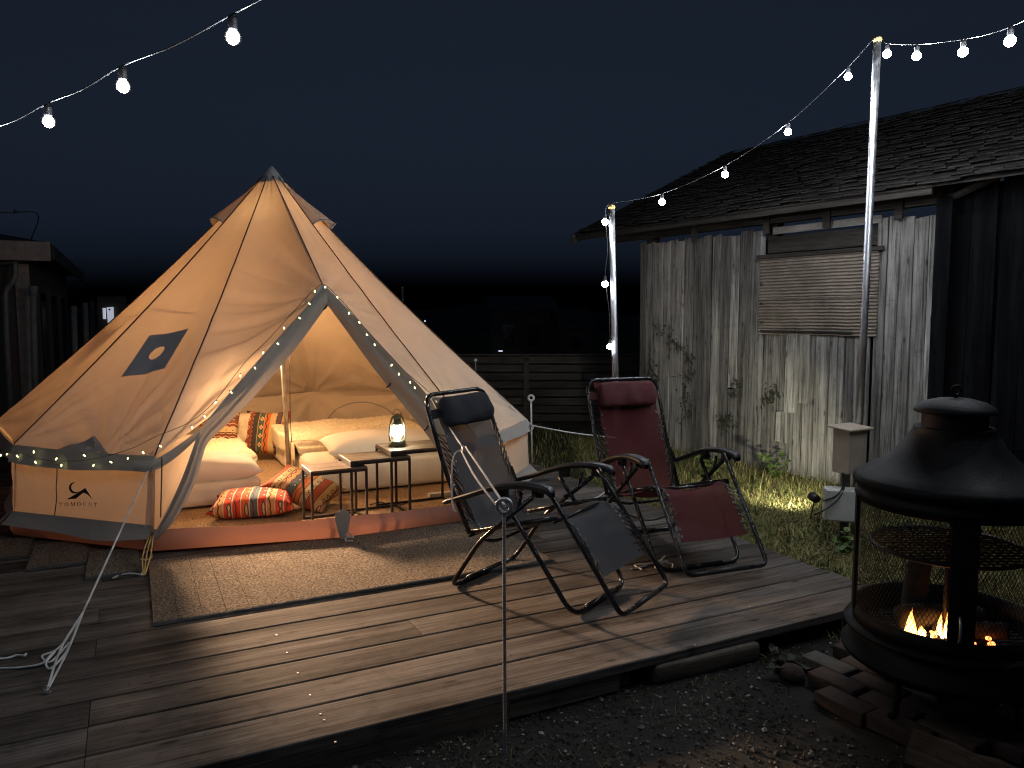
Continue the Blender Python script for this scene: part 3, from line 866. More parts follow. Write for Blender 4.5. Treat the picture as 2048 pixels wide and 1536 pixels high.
def rect(x0, y0, x1, y1): return [(x0, y0), (x1, y0), (x1, y1), (x0, y1)]
GL = {
 'T': [rect(0, .86, 1, 1), rect(.41, .06, .59, .86), rect(0, .66, .09, .86), rect(.91, .66, 1, .86), rect(.27, 0, .73, .06)],
 'O': ringp(.5, .5, .52, .5, .30, .42, 0, 2 * math.pi, 20),
 'M': [rect(.08, 0, .17, 1), rect(.80, 0, .97, 1), [(.08, 1), (.28, 1), (.56, .1), (.47, .0)], [(.47, .0), (.56, .1), (.82, 1), (.75, 1)], rect(0, 0, .26, .06), rect(.72, 0, 1.06, .06), rect(.0, .94, .12, 1), rect(.9, .94, 1.05, 1)],
 'U': [rect(.12, .3, .3, 1), rect(.78, .3, .87, 1), rect(.02, .94, .42, 1), rect(.66, .94, 1, 1)] + ringp(.495, .33, .375, .33, .24, .27, math.pi, 2 * math.pi, 10),
 'N': [rect(.1, 0, .19, 1), rect(.82, 0, .91, 1), [(.1, 1), (.3, 1), (.91, .0), (.8, .0)], rect(0, 0, .3, .06), rect(.7, .94, 1.02, 1)],
}
lx = 540
for i, ch in enumerate('TOMOUNT'):
    w = {'M': 38, 'O': 34}.get(ch, 30); h = 34
    ybase = 778 + (lx - 540) * 0.012 - 6 * math.sin(math.pi * (lx - 540) / 370) + 2
    polys = [[(lx + x * w, ybase - y * h + h * 0) for x, y in P] for P in GL[ch]]
    inkpoly('printed_letter', polys)
    lx += w + 19.5
# mesh window on the furthest left wall, faint, with its seam
S10 = WALL[0]
b = B(); b.tube([S10(0.29, v / 14) + S10.n * 0.004 for v in range(15)], 0.003, 5); b.build('wall_seam', M['seam'], tent)
for k_ in (5, 6):
    Wk = WALL[k_]
    b = B(); b.tube([Wk(0.5 + 0.38 * math.cos(math.pi * i / 24), 0.08 + 0.72 * math.sin(math.pi * i / 24)) - Wk.n * 0.006 for i in range(25)], 0.006, 6); b.build('window_piping', M['canvas2'], tent, smooth=True)
p = EAV[6] - Vector((EAV[6].x - CX, EAV[6].y - CY, 0)).normalized() * 0.03
b = B(); b.tube(crom([p, p + Vector((0.02, -0.01, -0.05)), p + Vector((-0.01, -0.01, -0.11))], 6), 0.008, 6); b.build('wall_tie', M['canvas2'], tent, smooth=True)
# bungee at the corner and its peg
b = B(); c0 = BOT[1] + Vector((-0.0, -0.03, 0.1)); c1 = pz(288, 1150, DZ + 0.012)
for dx in (-0.012, 0.0, 0.012):
    b.tube(crom([c0 + Vector((dx, 0, 0)), lerp(c0, c1, 0.5) + Vector((dx * 1.8, -0.012, 0)), c1 + Vector((dx * 0.4, 0, 0))], 6), 0.004, 6)
b.tube(crom([lerp(c0, c1, .45) + Vector((0.02, -.01, 0.02)), lerp(c0, c1, .5) + Vector((0.03, -.02, -.01)), lerp(c0, c1, .6) + Vector((0.0, -.02, 0)), lerp(c0, c1, .62) + Vector((-0.025, -.02, 0.01))], 6), 0.004, 6)
b.build('corner_bungee', M['yellow_cord'], tent, smooth=True)
b = B(); b.lathe([(0.003, 0), (0.016, 0), (0.016, 0.004), (0.005, 0.006), (0.005, 0.018), (0.0005, 0.02)], pz(283, 1152, DZ), 12); b.build('anchor_screw', M['steel_dull'], tent, smooth=True)
b = B(); b.tube(crom([c1 + Vector((-0.005, 0, 0)), pz(262, 1147, DZ + 0.012), pz(240, 1150, DZ + 0.005), pz(226, 1156, DZ + 0.005)], 8), 0.0045, 6); b.build('corner_cord', M['rope'], tent, smooth=True)
# lamp hanging near the head of the pole
hl = empty('hanging_lamp', (CX - 0.34, CY - 0.02, 1.09), label='warm lamp hung on a cord beside the tent pole', cat='lamp')
lp = Vector((CX - 0.34, CY - 0.02, 1.14))
b = B(); b.ball(lp, 0.045, 16, 10); b.build('bulb', M['lamp'], hl, smooth=True)
b = B(); b.tube([lp + Vector((0, 0, 0.04)), lp + Vector((0, 0, 0.10))], 0.018, 10); b.build('socket', M['black_plastic'], hl, smooth=True)
b = B(); b.tube([lp + Vector((0, 0, 0.10)), Vector((CX - 0.06, CY - 0.02, 2.45))], 0.003, 6); b.build('cord', M['black_plastic'], hl)

tl = Vector((AP.x + 0.02, AP.y - 0.07, 2.22))
te = empty('pole_lamp', tl, label='small warm lamp fixed under the tent cap', cat='lamp')
b = B(); b.ball(tl, 0.03, 12, 8); b.build('bulb', emis('lit_top_bulb', (1.0, 0.66, 0.34), 150.0), te, smooth=True)
b = B(); b.tube([tl + Vector((0, 0, 0.025)), tl + Vector((-0.01, 0.04, 0.07))], 0.012, 8); b.build('socket', M['black_plastic'], te)
# reflector lamp clipped up inside the left panel, turned to the doorway
cl = Vector((-2.5, 6.08, 1.20)); caim = Vector((0.643 * 0.94, -0.766 * 0.94, -0.342)).normalized()
ce = empty('clip_lamp', cl, label='reflector lamp inside the tent shining out through the doorway', cat='lamp')
b = B(); b.tube([cl - caim * 0.10, cl - caim * 0.09, cl - caim * 0.03, cl], [0.02, 0.03, 0.045, 0.07], 18, cap=False); b.build('reflector', M['steel_dull'], ce, smooth=True)
b = B(); b.ball(cl - caim * 0.035, 0.028, 12, 8); b.build('bulb', emis('lit_clip_bulb', (1.0, 0.72, 0.42), 60.0), ce, smooth=True)
b = B(); b.tube([cl - caim * 0.10, cl - caim * 0.12 + Vector((-0.05, 0, 0.05)), PAN[0](0.6, 0.55) + Vector((0.03, 0.03, 0))], 0.005, 6); b.build('clip_arm', M['black_plastic'], ce)
ld = bpy.data.lights.new('lamp_beam', 'SPOT'); ld.energy = 1500.0; ld.color = (1.0, 0.63, 0.37); ld.spot_size = R(50); ld.spot_blend = 1.0; ld.shadow_soft_size = 0.13
lo = bpy.data.objects.new('lamp_beam', ld); COL.objects.link(lo); lo.location = cl + caim * 0.01
lo.rotation_euler = caim.to_track_quat('-Z', 'Y').to_euler(); lo.parent = ce; lo.matrix_parent_inverse = WM[ce].inverted()

# ------------------------------------------------------------------ inside the tent
FZ = TZ + 0.014
b = B(); P = [Vector((CX + (p.x - CX) * 0.97, CY + (p.y - CY) * 0.97, TZ + 0.003)) for p in BOT]
b.prism(P, (0, 0, 0.011))
tag(b.build('carpet', M['carpet']), 'shaggy tan carpet covering the tent floor', 'carpet')

def softbox(size, bev, amp, k, seed):
    """rounded mattress block with a slightly rumpled fitted sheet"""
    bm = bmesh.new(); bmesh.ops.create_cube(bm, size=1.0)
    bmesh.ops.subdivide_edges(bm, edges=bm.edges[:], cuts=22, use_grid_fill=True)
    h = [x / 2 - bev for x in size]
    for v in bm.verts:
        co = Vector((v.co.x * size[0], v.co.y * size[1], v.co.z * size[2]))
        q = Vector((clamp(co.x, -h[0], h[0]), clamp(co.y, -h[1], h[1]), clamp(co.z, -h[2], h[2])))
        d = co - q
        if d.length > 1e-6: co = q + d.normalized() * bev
        side = 1.0 if abs(co.z) < h[2] else 0.3
        pl_ = 0.010 * math.sin((co.x + co.y) * 38 + 3 * nz(co.x * 4, co.y * 4, seed)) * side * (0.5 - co.z / size[2])
        n = Vector((d.x, d.y, 0)); n = n.normalized() if n.length > 1e-6 else Vector((0, 0, 0))
        nv = Vector((nz(co.x * k + seed, co.y * k, co.z * k), nz(co.x * k, co.y * k + seed, co.z * k + 9), nz(co.x * k + 4, co.y * k, co.z * k + seed)))
        v.co = co + nv * amp * side + n * pl_
    me = bpy.data.meshes.new('mattress'); bm.to_mesh(me); bm.free(); return me
def cushion(name, label, cat, c, w, d, h, rot, mat, group=None, pinch=0.10, wr=0.008, seed=0, n=22):
    b = B(); V = []; idx = {}
    def prof(x): return max(0.0, 1 - abs(x) ** 3.2) ** 0.55
    for sgn in (1, -1):
        for j in range(n + 1):
            for i in range(n + 1):
                u, v = 2 * i / n - 1, 2 * j / n - 1
                edge = i in (0, n) or j in (0, n)
                if edge and sgn < 0: idx[(sgn, i, j)] = idx[(1, i, j)]; continue
                x = w / 2 * u * (1 - pinch * (1 - v * v) * abs(u) ** 2.5)
                y = d / 2 * v * (1 - pinch * (1 - u * u) * abs(v) ** 2.5)
                z = sgn * h / 2 * prof(u) * prof(v)
                z += wr * nz(u * 2.3 + seed, v * 2.3, sgn * 3.0) + wr * 0.6 * math.sin(9 * u * v + seed) * (abs(u) ** 2) * (abs(v) ** 2)
                if edge: z = wr * nz(u * 2.3 + seed, v * 2.3)
                idx[(sgn, i, j)] = len(V); V.append(Vector((x, y, z)))
    F = []
    for sgn in (1, -1):
        for j in range(n):
            for i in range(n):
                q = [idx[(sgn, i, j)], idx[(sgn, i + 1, j)], idx[(sgn, i + 1, j + 1)], idx[(sgn, i, j + 1)]]
                F.append(q if sgn > 0 else q[::-1])
    b.add(V, F)
    o = b.build(name, mat, loc=c, rot=rot, smooth=True)
    return tag(o, label, cat, group)
def rot_d1(rx=0, ry=0, rz=0):
    return Matrix.Rotation(A1 + rz, 3, 'Z') @ Matrix.Rotation(rx, 3, 'X') @ Matrix.Rotation(ry, 3, 'Y')

def bed(label, FR, w, L, h, seed):
    # FR: front right corner, axes D1 (right) / D2 (back)
    c = FR - D1 * (w / 2) + D2 * (L / 2)
    e = empty('bed', (c.x, c.y, FZ), label=label, cat='bed')
    link('mattress', softbox((w, L, h), 0.045, 0.012, 3.0, seed), M['sheet'], e, loc=(c.x, c.y, FZ + h / 2 + 0.004), rot=rot_d1(), smooth=True)
    return c
FRa = Vector((-1.83, 5.56, 0)); FRb = Vector((-1.535, 5.70, 0)) + D1 * 1.28
ca = bed('low mattress on the lantern-free side of the tent pole', FRa, 1.0, 1.9, 0.18, 1.0)
cb = bed('thick mattress behind the nested tables', FRb, 1.25, 1.9, 0.25, 5.0)
for o in bpy.data.objects:
    if o.name.startswith('bed') and o.get('label', '').startswith('low mattress'):
        o['label'] = 'low mattress bed behind the two cushions lying on the carpet'
def blanket(label, c, w, y0, y1, z, seed, L, drop):
    """ribbed plush throw draped over a bed; local x across, y along"""
    b = B()
    def f(u, v):
        x = (u - 0.5) * (w + 2 * drop); y = lerp(y0, y1, v) + 0.02 * nz(u * 6, seed)
        zz = 0.0; hw = w / 2 + 0.012
        if abs(x) > hw:
            ex = abs(x) - hw; zz -= ex * 0.95; x = math.copysign(hw + 0.03 + 0.015 * nz(v * 9, seed), x)
        rib = abs(math.sin(y * 52 + 2.6 * nz(u * 3, v * 2, seed))) ** 0.5 * 0.05
        zz += rib + 0.03 * nz(u * 4 + seed, v * 4) + 0.010 * nz(u * 40, v * 40, seed) + 0.006 * nz(u * 90, v * 90, seed) + 0.03
        if abs((u - 0.5) * (w + 2 * drop)) <= hw: zz = lerp(-0.012, zz, clamp(min(v, 1 - v) / 0.045) ** 0.6)
        return Vector((x, y, zz))
    b.grid(f, 110, 150)
    tag(b.build('plush_blanket', M['fur'], loc=(c.x, c.y, z), rot=rot_d1(), smooth=True), label, 'blanket')
blanket('ribbed cream plush blanket over the low mattress', ca, 0.98, -0.52, 0.93, FZ + 0.19, 3.0, 1.9, 0.05)
blanket('ribbed cream plush blanket over the thick mattress', cb, 1.23, -0.45, 0.93, FZ + 0.262, 8.0, 1.9, 0.16)
def bp(c, x, y, z): return Vector((c.x, c.y, 0)) + D1 * x + D2 * y + Vector((0, 0, z))
cushion('pillow', 'plump white pillow on the low mattress beside the pole', 'pillow', bp(ca, 0.12, -0.73, FZ + 0.255), 0.78, 0.42, 0.20, rot_d1(0.08, 0.02, 0.02), M['pillow'], seed=1, pinch=0.06)
cushion('pillow', 'flat white pillow half hidden behind the folded door flap', 'pillow', bp(ca, -0.42, -0.80, FZ + 0.245), 0.5, 0.36, 0.14, rot_d1(0.1, -0.05, 0.1), M['pillow'], seed=6, pinch=0.06)
cushion('pillow', 'white pillow on the thick mattress behind the nested tables', 'pillow', bp(cb, 0.0, -0.68, FZ + 0.33), 0.95, 0.44, 0.2, rot_d1(0.12, 0, -0.02), M['pillow'], seed=2, pinch=0.05)
# cushions leaning at the back wall
def upright(u0, v0, Y): return pd(u0, v0, Y)
p = pd(533, 866, 7.25); cushion('cushion', 'upright dark patterned cushion with orange stripe between the beds', 'cushion', p, 0.44, 0.44, 0.13, Matrix.Rotation(R(-4), 3, 'Z') @ Matrix.Rotation(R(68), 3, 'X'), M['kilim_dark'], seed=3, wr=0.006)
p = pd(437, 858, 6.95); cushion('cushion', 'upright brown patterned cushion at the back of the low bed', 'cushion', p, 0.38, 0.36, 0.12, Matrix.Rotation(R(4), 3, 'Z') @ Matrix.Rotation(R(70), 3, 'X'), M['kilim_brown'], seed=4, wr=0.006)
p = pd(478, 862, 7.28); cushion('cushion', 'plain cream cushion between two patterned cushions at the back', 'cushion', p, 0.34, 0.38, 0.12, Matrix.Rotation(R(2), 3, 'Z') @ Matrix.Rotation(R(72), 3, 'X'), M['cream'], seed=5)
# cushions on the carpet
p = pz(500, 1040, FZ); cushion('cushion', 'red and orange kilim cushion lying on the carpet', 'cushion', (p.x - 0.02, p.y + 0.16, FZ + 0.085), 0.58, 0.40, 0.17, Matrix.Rotation(R(10), 3, 'Z') @ Matrix.Rotation(R(5), 3, 'X') @ Matrix.Rotation(R(-2), 3, 'Y'), M['kilim_red'], seed=7, pinch=0.12)
p = pz(612, 1020, FZ); cushion('cushion', 'tan kilim cushion propped against the red one on the carpet', 'cushion', (p.x - 0.04, p.y + 0.10, FZ + 0.135), 0.50, 0.40, 0.15, Matrix.Rotation(R(-12), 3, 'Z') @ Matrix.Rotation(R(12), 3, 'X') @ Matrix.Rotation(R(21), 3, 'Y'), M['kilim_tan'], seed=9, pinch=0.12)

# nest of tables
def table(label, u, v, w, d, h, group):
    p = pz(u, v, FZ)
    e = empty('side_table', (p.x, p.y, FZ), rot=Matrix.Rotation(A1 + 0.02, 3, 'Z'), label=label, cat='table', group=group)
    r = 0.0075
    link('tabletop', rbox_mesh('tabletop', (w - 0.002, d - 0.002, 0.014), 0.002, 1), M['plywood'], e, local=True, loc=(w / 2, d / 2, h - 0.003))
    for x, y in ((0, 0), (w, 0), (0, d), (w, d)):
        b = B(); b.box((clamp(x, r, w - r), clamp(y, r, d - r), (h - 0.025) / 2 + 0.001), (2 * r, 2 * r, h - 0.027)); b.build('leg', M['table_iron'], e, local=True)
    b = B(); z = h - 0.018
    b.box((w / 2, r, z), (w, 2 * r, 0.016)); b.box((w / 2, d - r, z), (w, 2 * r, 0.016))
    b.box((r, d / 2, z), (2 * r, d - 4 * r, 0.016)); b.box((w - r, d / 2, z), (2 * r, d - 4 * r, 0.016))
    b.build('top_frame', M['table_iron'], e, local=True)
    b = B(); b.box((w / 2, d - r, 0.0095), (w - 4 * r, 2 * r * 0.95, 0.014)); b.build('floor_bar', M['table_iron'], e, local=True)
    b = B(); b.box((w - r, d / 2, 0.0095), (2 * r * 0.95, d - 4 * r, 0.014)); b.build('floor_bar', M['table_iron'], e, local=True)
    return e
table('smallest nesting table beside the patterned floor cushions', 624, 1058, 0.375, 0.27, 0.37, None)
table('middle nesting table between the smallest and the lantern table', 703, 1046, 0.42, 0.30, 0.41, None)
tb = table('largest nesting table with the lantern standing on it', 783, 1034, 0.52, 0.34, 0.45, None)
# lantern
tp = pz(783, 1034, FZ); lz = FZ + 0.45 + 0.004
lc = pd(795, 895, tp.y + 0.21); lc = Vector((lc.x, lc.y, lz))
ln = empty('storm_lantern', lc, label='dark metal storm lantern glowing on the largest table', cat='lantern')
b = B(); b.lathe([(0.0005, 0.0), (0.058, 0.0), (0.062, 0.006), (0.06, 0.034), (0.05, 0.044), (0.03, 0.05), (0.027, 0.062), (0.0005, 0.063)], n=24); b.build('tank', M['olive'], ln, local=True, smooth=True)
b = B(); b.lathe([(0.026, 0.066), (0.041, 0.085), (0.045, 0.108), (0.037, 0.136), (0.027, 0.15)], n=20); b.build('globe', M['lantlight'], ln, local=True, smooth=True)
b = B(); b.lathe([(0.028, 0.15), (0.034, 0.155), (0.033, 0.17), (0.026, 0.178), (0.026, 0.2), (0.037, 0.203), (0.03, 0.222), (0.012, 0.23), (0.0005, 0.231)], n=20); b.build('chimney', M['olive'], ln, local=True, smooth=True)
for a in (0.5, 0.5 + math.pi):
    b = B(); ca_, sa = math.cos(a), math.sin(a)
    b.tube(crom([(0.052 * ca_, 0.052 * sa, 0.035), (0.058 * ca_, 0.058 * sa, 0.09), (0.05 * ca_, 0.05 * sa, 0.16), (0.036 * ca_, 0.036 * sa, 0.205), (0.02 * ca_, 0.02 * sa, 0.215)], 6), 0.006, 8); b.build('side_tube', M['olive'], ln, local=True, smooth=True)
b = B()
for z, r_ in ((0.098, 0.050), (0.128, 0.047)): b.tube([(r_ * math.cos(a), r_ * math.sin(a), z) for a in [2 * math.pi * i / 20 for i in range(20)]], 0.0018, 5, closed=True)
b.build('guard_wire', M['olive'], ln, local=True)
b = B(); b.tube(crom([(-0.03, 0.01, 0.205), (-0.028, 0, 0.235), (0.0, 0, 0.262), (0.028, 0, 0.235), (0.03, -0.01, 0.205)], 6), 0.002, 6); b.build('handle', M['olive'], ln, local=True, smooth=True)
# power strip and cable on the carpet
p = pz(890, 992, FZ)
b = B(); b.box((0, 0, 0.016), (0.26, 0.05, 0.03)); tag(b.build('power_strip', M['box_white'], loc=(p.x, p.y, FZ + 0.001), rot=rot_d1()), 'white power strip on the carpet behind the lantern table', 'power strip')
b = B(); b.tube(crom([pz(870, 986, FZ + 0.02), pz(852, 1000, FZ + 0.006), pz(820, 1004, FZ + 0.006), pz(790, 1012, FZ + 0.006), pz(762, 1004, FZ + 0.006), pz(740, 1010, FZ + 0.006)], 8), 0.004, 6)
tag(b.build('power_cable', M['black_plastic'], smooth=True), 'thin black cable trailing over the carpet under the tables', 'cable')
b = B(); pc = Vector((CX, CY, 0)) + Vector((0.03, -0.03, 0))
b.tube(crom([pc + Vector((0, 0, 1.9)), pc + Vector((0.004, 0, 1.2)), pc + Vector((0.0, 0, 0.6)), pc + Vector((0.05, -0.05, FZ + 0.03)), pc + Vector((0.16, -0.2, FZ + 0.008))], 8), 0.003, 6)
tag(b.build('lamp_cable', M['black_plastic'], smooth=True), 'thin black cable running down the tent pole', 'cable')

# ------------------------------------------------------------------ reclining chairs
def recliner(label, rc, f, msl, mhd):
    fv = Vector((f[0], f[1], 0)).normalized()
    e = empty('reclining_chair', (rc[0], rc[1], DZ), rot=Matrix.Rotation(math.atan2(fv.y, fv.x), 3, 'Z'), label=label, cat='chair')
    tr = 0.0118; bl = M['black']
    def tube(name, pts, r=tr, fl=0.06, parent=None):
        b = B(); b.tube(fillet(pts, fl), r, 10); return b.build(name, bl, parent or e, local=True, smooth=True)
    # X legs: two bent hoops
    yr, yf = 0.292, 0.272
    tube('rear_leg_hoop', [(0.50, -yr, 0.545), (0.19, -yr, 0.285), (0.0, -yr, 0.0125), (0.0, yr, 0.0125), (0.19, yr, 0.285), (0.50, yr, 0.545)], fl=0.075)
    tube('front_leg_hoop', [(0.31, -yf, 0.525), (0.40, -yf, 0.41), (0.715, -yf, 0.0125), (0.715, yf, 0.0125), (0.40, yf, 0.41), (0.31, yf, 0.525)], fl=0.085)
    # sleeves on the floor bars
    for x, w in ((0.0, 0.30), (0.715, 0.28)):
        b = B(); b.tube([(x, -w / 2, 0.0155), (x, w / 2, 0.0155)], 0.0148, 10); b.build('bar_sleeve', bl, e, local=True, smooth=True)
    # back hoop, seat rails, leg rest hoop
    ys = 0.258
    tube('back_hoop', [(0.10, -ys, 0.30), (-0.05, -ys, 0.590), (-0.195, -ys, 0.985), (-0.195, ys, 0.985), (-0.05, ys, 0.590), (0.10, ys, 0.30)], fl=0.08)
    for s_ in (-1, 1):
        tube('seat_rail', [(0.10, s_ * (ys - 0.016), 0.305), (0.36, s_ * (ys - 0.016), 0.385), (0.61, s_ * (ys - 0.016), 0.452)], r=0.0125)
    tube('leg_rest_hoop', [(0.555, -ys + 0.002, 0.60), (0.65, -ys + 0.002, 0.475), (0.90, -ys + 0.002, 0.14), (0.955, -ys + 0.002, 0.062), (0.955, ys - 0.002, 0.062), (0.90, ys - 0.002, 0.14), (0.65, ys - 0.002, 0.475), (0.555, ys - 0.002, 0.60)], fl=0.09)
    b = B(); b.tube([(0.955, -0.12, 0.064), (0.955, 0.12, 0.064)], 0.0135, 10); b.build('bar_sleeve', M['black_plastic'], e, local=True, smooth=True)
    for x, z in ((0.10, 0.30), (0.60, 0.448)):
        b = B(); b.tube([(x, -ys, z - 0.012), (x, ys, z - 0.012)], 0.0085, 8); b.build('cross_bar', bl, e, local=True, smooth=True)
    tube('cross_bar', [(0.2, -yr, 0.298), (0.215, -0.2, 0.265), (0.215, 0.2, 0.265), (0.2, yr, 0.298)], r=0.009)
    # arms with braces and pivot blocks
    for s_ in (-1, 1):
        path = crom([(-0.03, 0, 0.452), (0.12, 0, 0.505), (0.30, 0, 0.572), (0.46, 0, 0.603), (0.585, 0, 0.598), (0.625, 0, 0.578)], 6)
        b = B(); n = len(path)
        def arm(u, v):
            i = min(int(v * (n - 1)), n - 2); p = lerp(path[i], path[i + 1], v * (n - 1) - i)
            a = 2 * math.pi * u; hw = 0.024 + 0.012 * math.sin(math.pi * clamp(v * 1.05)) ** 0.6; hh = 0.013 + 0.006 * v
            if v in (0.0, 1.0): hw *= 0.5; hh *= 0.5
            cx_, sx_ = math.cos(a), math.sin(a)
            return Vector((p.x, s_ * 0.303 + hw * math.copysign(abs(cx_) ** 0.6, cx_), p.z + hh * math.copysign(abs(sx_) ** 0.6, sx_)))
        b.grid(arm, 16, 34); am = b.build('armrest', M['black_plastic'], e, local=True, smooth=True)
        for bx, bz in ((0.33, 0.55), (0.53, 0.575)):
            b = B(); b.box((bx, s_ * 0.288, bz), (0.05, 0.03, 0.045)); b.tube([(bx, s_ * 0.262, bz - 0.008), (bx, s_ * 0.322, bz - 0.008)], 0.011, 10); b.build('pivot_block', M['black_plastic'], am, local=True)
        tube('arm_brace', [(0.30, s_ * 0.285, 0.375), (0.42, s_ * 0.288, 0.475), (0.44, s_ * 0.29, 0.565)], r=0.008, fl=0.02)
        tube('arm_link', [(0.02, s_ * 0.28, 0.462), (-0.005, s_ * 0.262, 0.55)], r=0.008)
        b = B(); b.tube([(0.355, s_ * 0.25, 0.428), (0.355, s_ * 0.31, 0.428)], 0.009, 8); b.build('rivet', bl, e, local=True, smooth=True)
    # sling
    prof = crom([(-0.180, 0, 0.972), (-0.10, 0, 0.79), (-0.015, 0, 0.60), (0.07, 0, 0.405), (0.125, 0, 0.325), (0.20, 0, 0.315), (0.34, 0, 0.352), (0.48, 0, 0.408), (0.585, 0, 0.445), (0.66, 0, 0.432), (0.74, 0, 0.345), (0.84, 0, 0.205)], 6)
    N = len(prof)
    def slf(u, v):
        x = v * (N - 1); i = min(int(x), N - 2); p = lerp(prof[i], prof[i + 1], x - i)
        tg_ = (prof[i + 1] - prof[i]).normalized(); nn = Vector((tg_.z, 0, -tg_.x))   # away from the sitter
        w = math.sin(math.pi * u)
        hw = 0.212 + 0.005 * math.cos(2 * math.pi * 16 * v)
        return Vector((p.x, (u - 0.5) * 2 * hw, p.z)) + nn * (0.026 * w + 0.004 * nz(u * 3, v * 7, rc[0]))
    b = B(); b.grid(slf, 18, 110); b.build('sling', msl, e, local=True, smooth=True)
    # elastic lacing and eyelets on both edges
    def rail_at(v):
        if v < 0.40:
            f_ = v / 0.40; return Vector((lerp(-0.185, 0.085, f_), 0, lerp(0.955, 0.335, f_)))
        if v < 0.74:
            f_ = (v - 0.40) / 0.34; return Vector((lerp(0.10, 0.61, f_), 0, lerp(0.305, 0.452, f_)))
        f_ = (v - 0.74) / 0.26; return Vector((lerp(0.655, 0.86, f_), 0, lerp(0.468, 0.195, f_)))
    for s_ in (-1, 1):
        for a, c, n in ((0.10, 0.40, 15), (0.79, 0.985, 9)):
            pts = []; eb = B()
            for i in range(2 * n + 1):
                v = lerp(a, c, i / (2 * n))
                if i % 2 == 0:
                    q = slf(0.5 + s_ * 0.475, v); pts.append(q)
                    tv = slf(0.5 + s_ * 0.475, min(1, v + 0.004)) - q
                    tv.normalize(); yv = Vector((0, 1, 0)); nv = tv.cross(yv)
                    eb.tube([q + nv * 0.002 + (tv * math.cos(t_) + yv * math.sin(t_)) * 0.0062 for t_ in [2 * math.pi * k / 8 for k in range(8)]], 0.0022, 5, closed=True)
                else:
                    q = rail_at(v); pts.append(Vector((q.x, s_ * (ys + 0.001), q.z)) + Vector((0.004, 0, 0.006)))
            b = B(); b.tube(pts, 0.003, 5); b.build('lacing', M['black_plastic'], e, local=True)
            kind(eb.build('eyelets', M['eyelet'], e, local=True, smooth=True), 'stuff')
    # head cushion
    def hd(u, v):
        a = 2 * math.pi * v; y = (u - 0.5) * 0.41; end = (1 - abs(2 * u - 1) ** 16) ** 0.5 if 0 < u < 1 else 0.0
        l1, l2 = 0.082 * (0.25 + 0.75 * end), 0.036 * end + 0.003
        c = Vector((-0.118, 0, 0.895)); t1 = Vector((-0.40, 0, 0.915)); t2 = Vector((0.915, 0, 0.40))
        return c + Vector((0, y, 0)) + t1 * l1 * math.copysign(abs(math.cos(a)) ** 0.75, math.cos(a)) + t2 * l2 * math.copysign(abs(math.sin(a)) ** 0.9, math.sin(a)) + t2 * 0.012 * nz(u * 4, math.cos(a) * 1.5, rc[0])
    b = B(); b.grid(hd, 60, 28); hp = b.build('head_cushion', mhd, e, local=True, smooth=True)
    for s_ in (-1, 1):
        b = B(); b.grid(lambda u, v: Vector((-0.145 - 0.008 * u, s_ * lerp(0.15, 0.262, u), 0.885)) + Vector((-0.40, 0, 0.915)) * (v - 0.5) * 0.05 + Vector((0.02, 0, 0.01)) * (1 - u), 4, 2); b.build('strap', mhd, hp, local=True)
    return e
recliner('charcoal sling recliner standing on the deck before the tent door', (-0.15, 4.08), (0.82, -0.57), M['gray_sling'], M['gray_head'])
recliner('burgundy sling recliner facing out from the deck corner', (0.79, 4.84), (0.366, -0.93), M['red_sling'], M['red_head'])

# ------------------------------------------------------------------ poles, string lights
def pole(label, base, top, r=0.0243):
    e = empty('steel_pole', base, label=label, cat='pole')
    b = B(); b.tube([base, top], r, 16); b.build('tube', M['steel'], e, smooth=True)
    d = (Vector(top) - Vector(base)).normalized()
    b = B(); b.tube([Vector(top) - d * 0.02, Vector(top) + d * 0.004, Vector(top) + d * 0.012], [r + 0.003, r + 0.004, r * 0.7], 16); b.build('end_cap', M['brass'], e, smooth=True)
PLY, PRY = 6.15, 5.25
plb = pd(1237, 1000, PLY); plb.z = 0.0; plt = pd(1223, 413, PLY)
prt = pd(1755, 78, PRY); prm = pd(1716, 905, PRY); prb = lerp(prt, prm, prt.z / (prt.z - prm.z))
pole('shorter galvanised steel pole behind the burgundy recliner', plb, plt)
pole('tall galvanised steel pole rising from the electrical boxes', prb, prt)

pole('steel pole where both light strings end beyond the fire pit', Vector((2.26, 1.36, 0)), Vector((2.26, 1.36, 2.74)))
bulbB = B(); bulbB.ball((0, 0, 0), 0.0245, 16, 10)
BULBM = bulbB.mesh('bulb'); BULBM.materials.append(M['bulb']); BULBM.polygons.foreach_set('use_smooth', [True] * len(BULBM.polygons))
T = NT('bulb_glass'); tr_ = T.new('ShaderNodeBsdfTransparent'); gl_ = T.new('ShaderNodeBsdfGlossy'); mx_ = T.new('ShaderNodeMixShader'); lw_ = T.new('ShaderNodeFresnel')
gl_.inputs['Roughness'].default_value = 0.05; lw_.inputs['IOR'].default_value = 1.45
T.l(lw_.outputs[0], mx_.inputs[0]); T.l(tr_.outputs[0], mx_.inputs[1]); T.l(gl_.outputs[0], mx_.inputs[2]); T.l(mx_.outputs[0], T.out.inputs[0])
GLOBEM = BULBM.copy(); GLOBEM.materials.clear(); GLOBEM.materials.append(T.m)
coreB = B(); coreB.ball((0, 0, -0.002), 0.0185, 14, 9, 1.05); COREM = coreB.mesh('glowing_core'); COREM.materials.append(M['globe']); COREM.polygons.foreach_set('use_smooth', [True] * len(COREM.polygons))
DIMM = BULBM.copy(); DIMM.materials.clear(); DIMM.materials.append(M['bulbdim'])
sockB = B(); sockB.lathe([(0.0005, 0.062), (0.011, 0.06), (0.0135, 0.05), (0.0135, 0.022), (0.0115, 0.018)], n=12)
SOCKM = sockB.mesh('socket'); SOCKM.materials.append(M['black_plastic'])
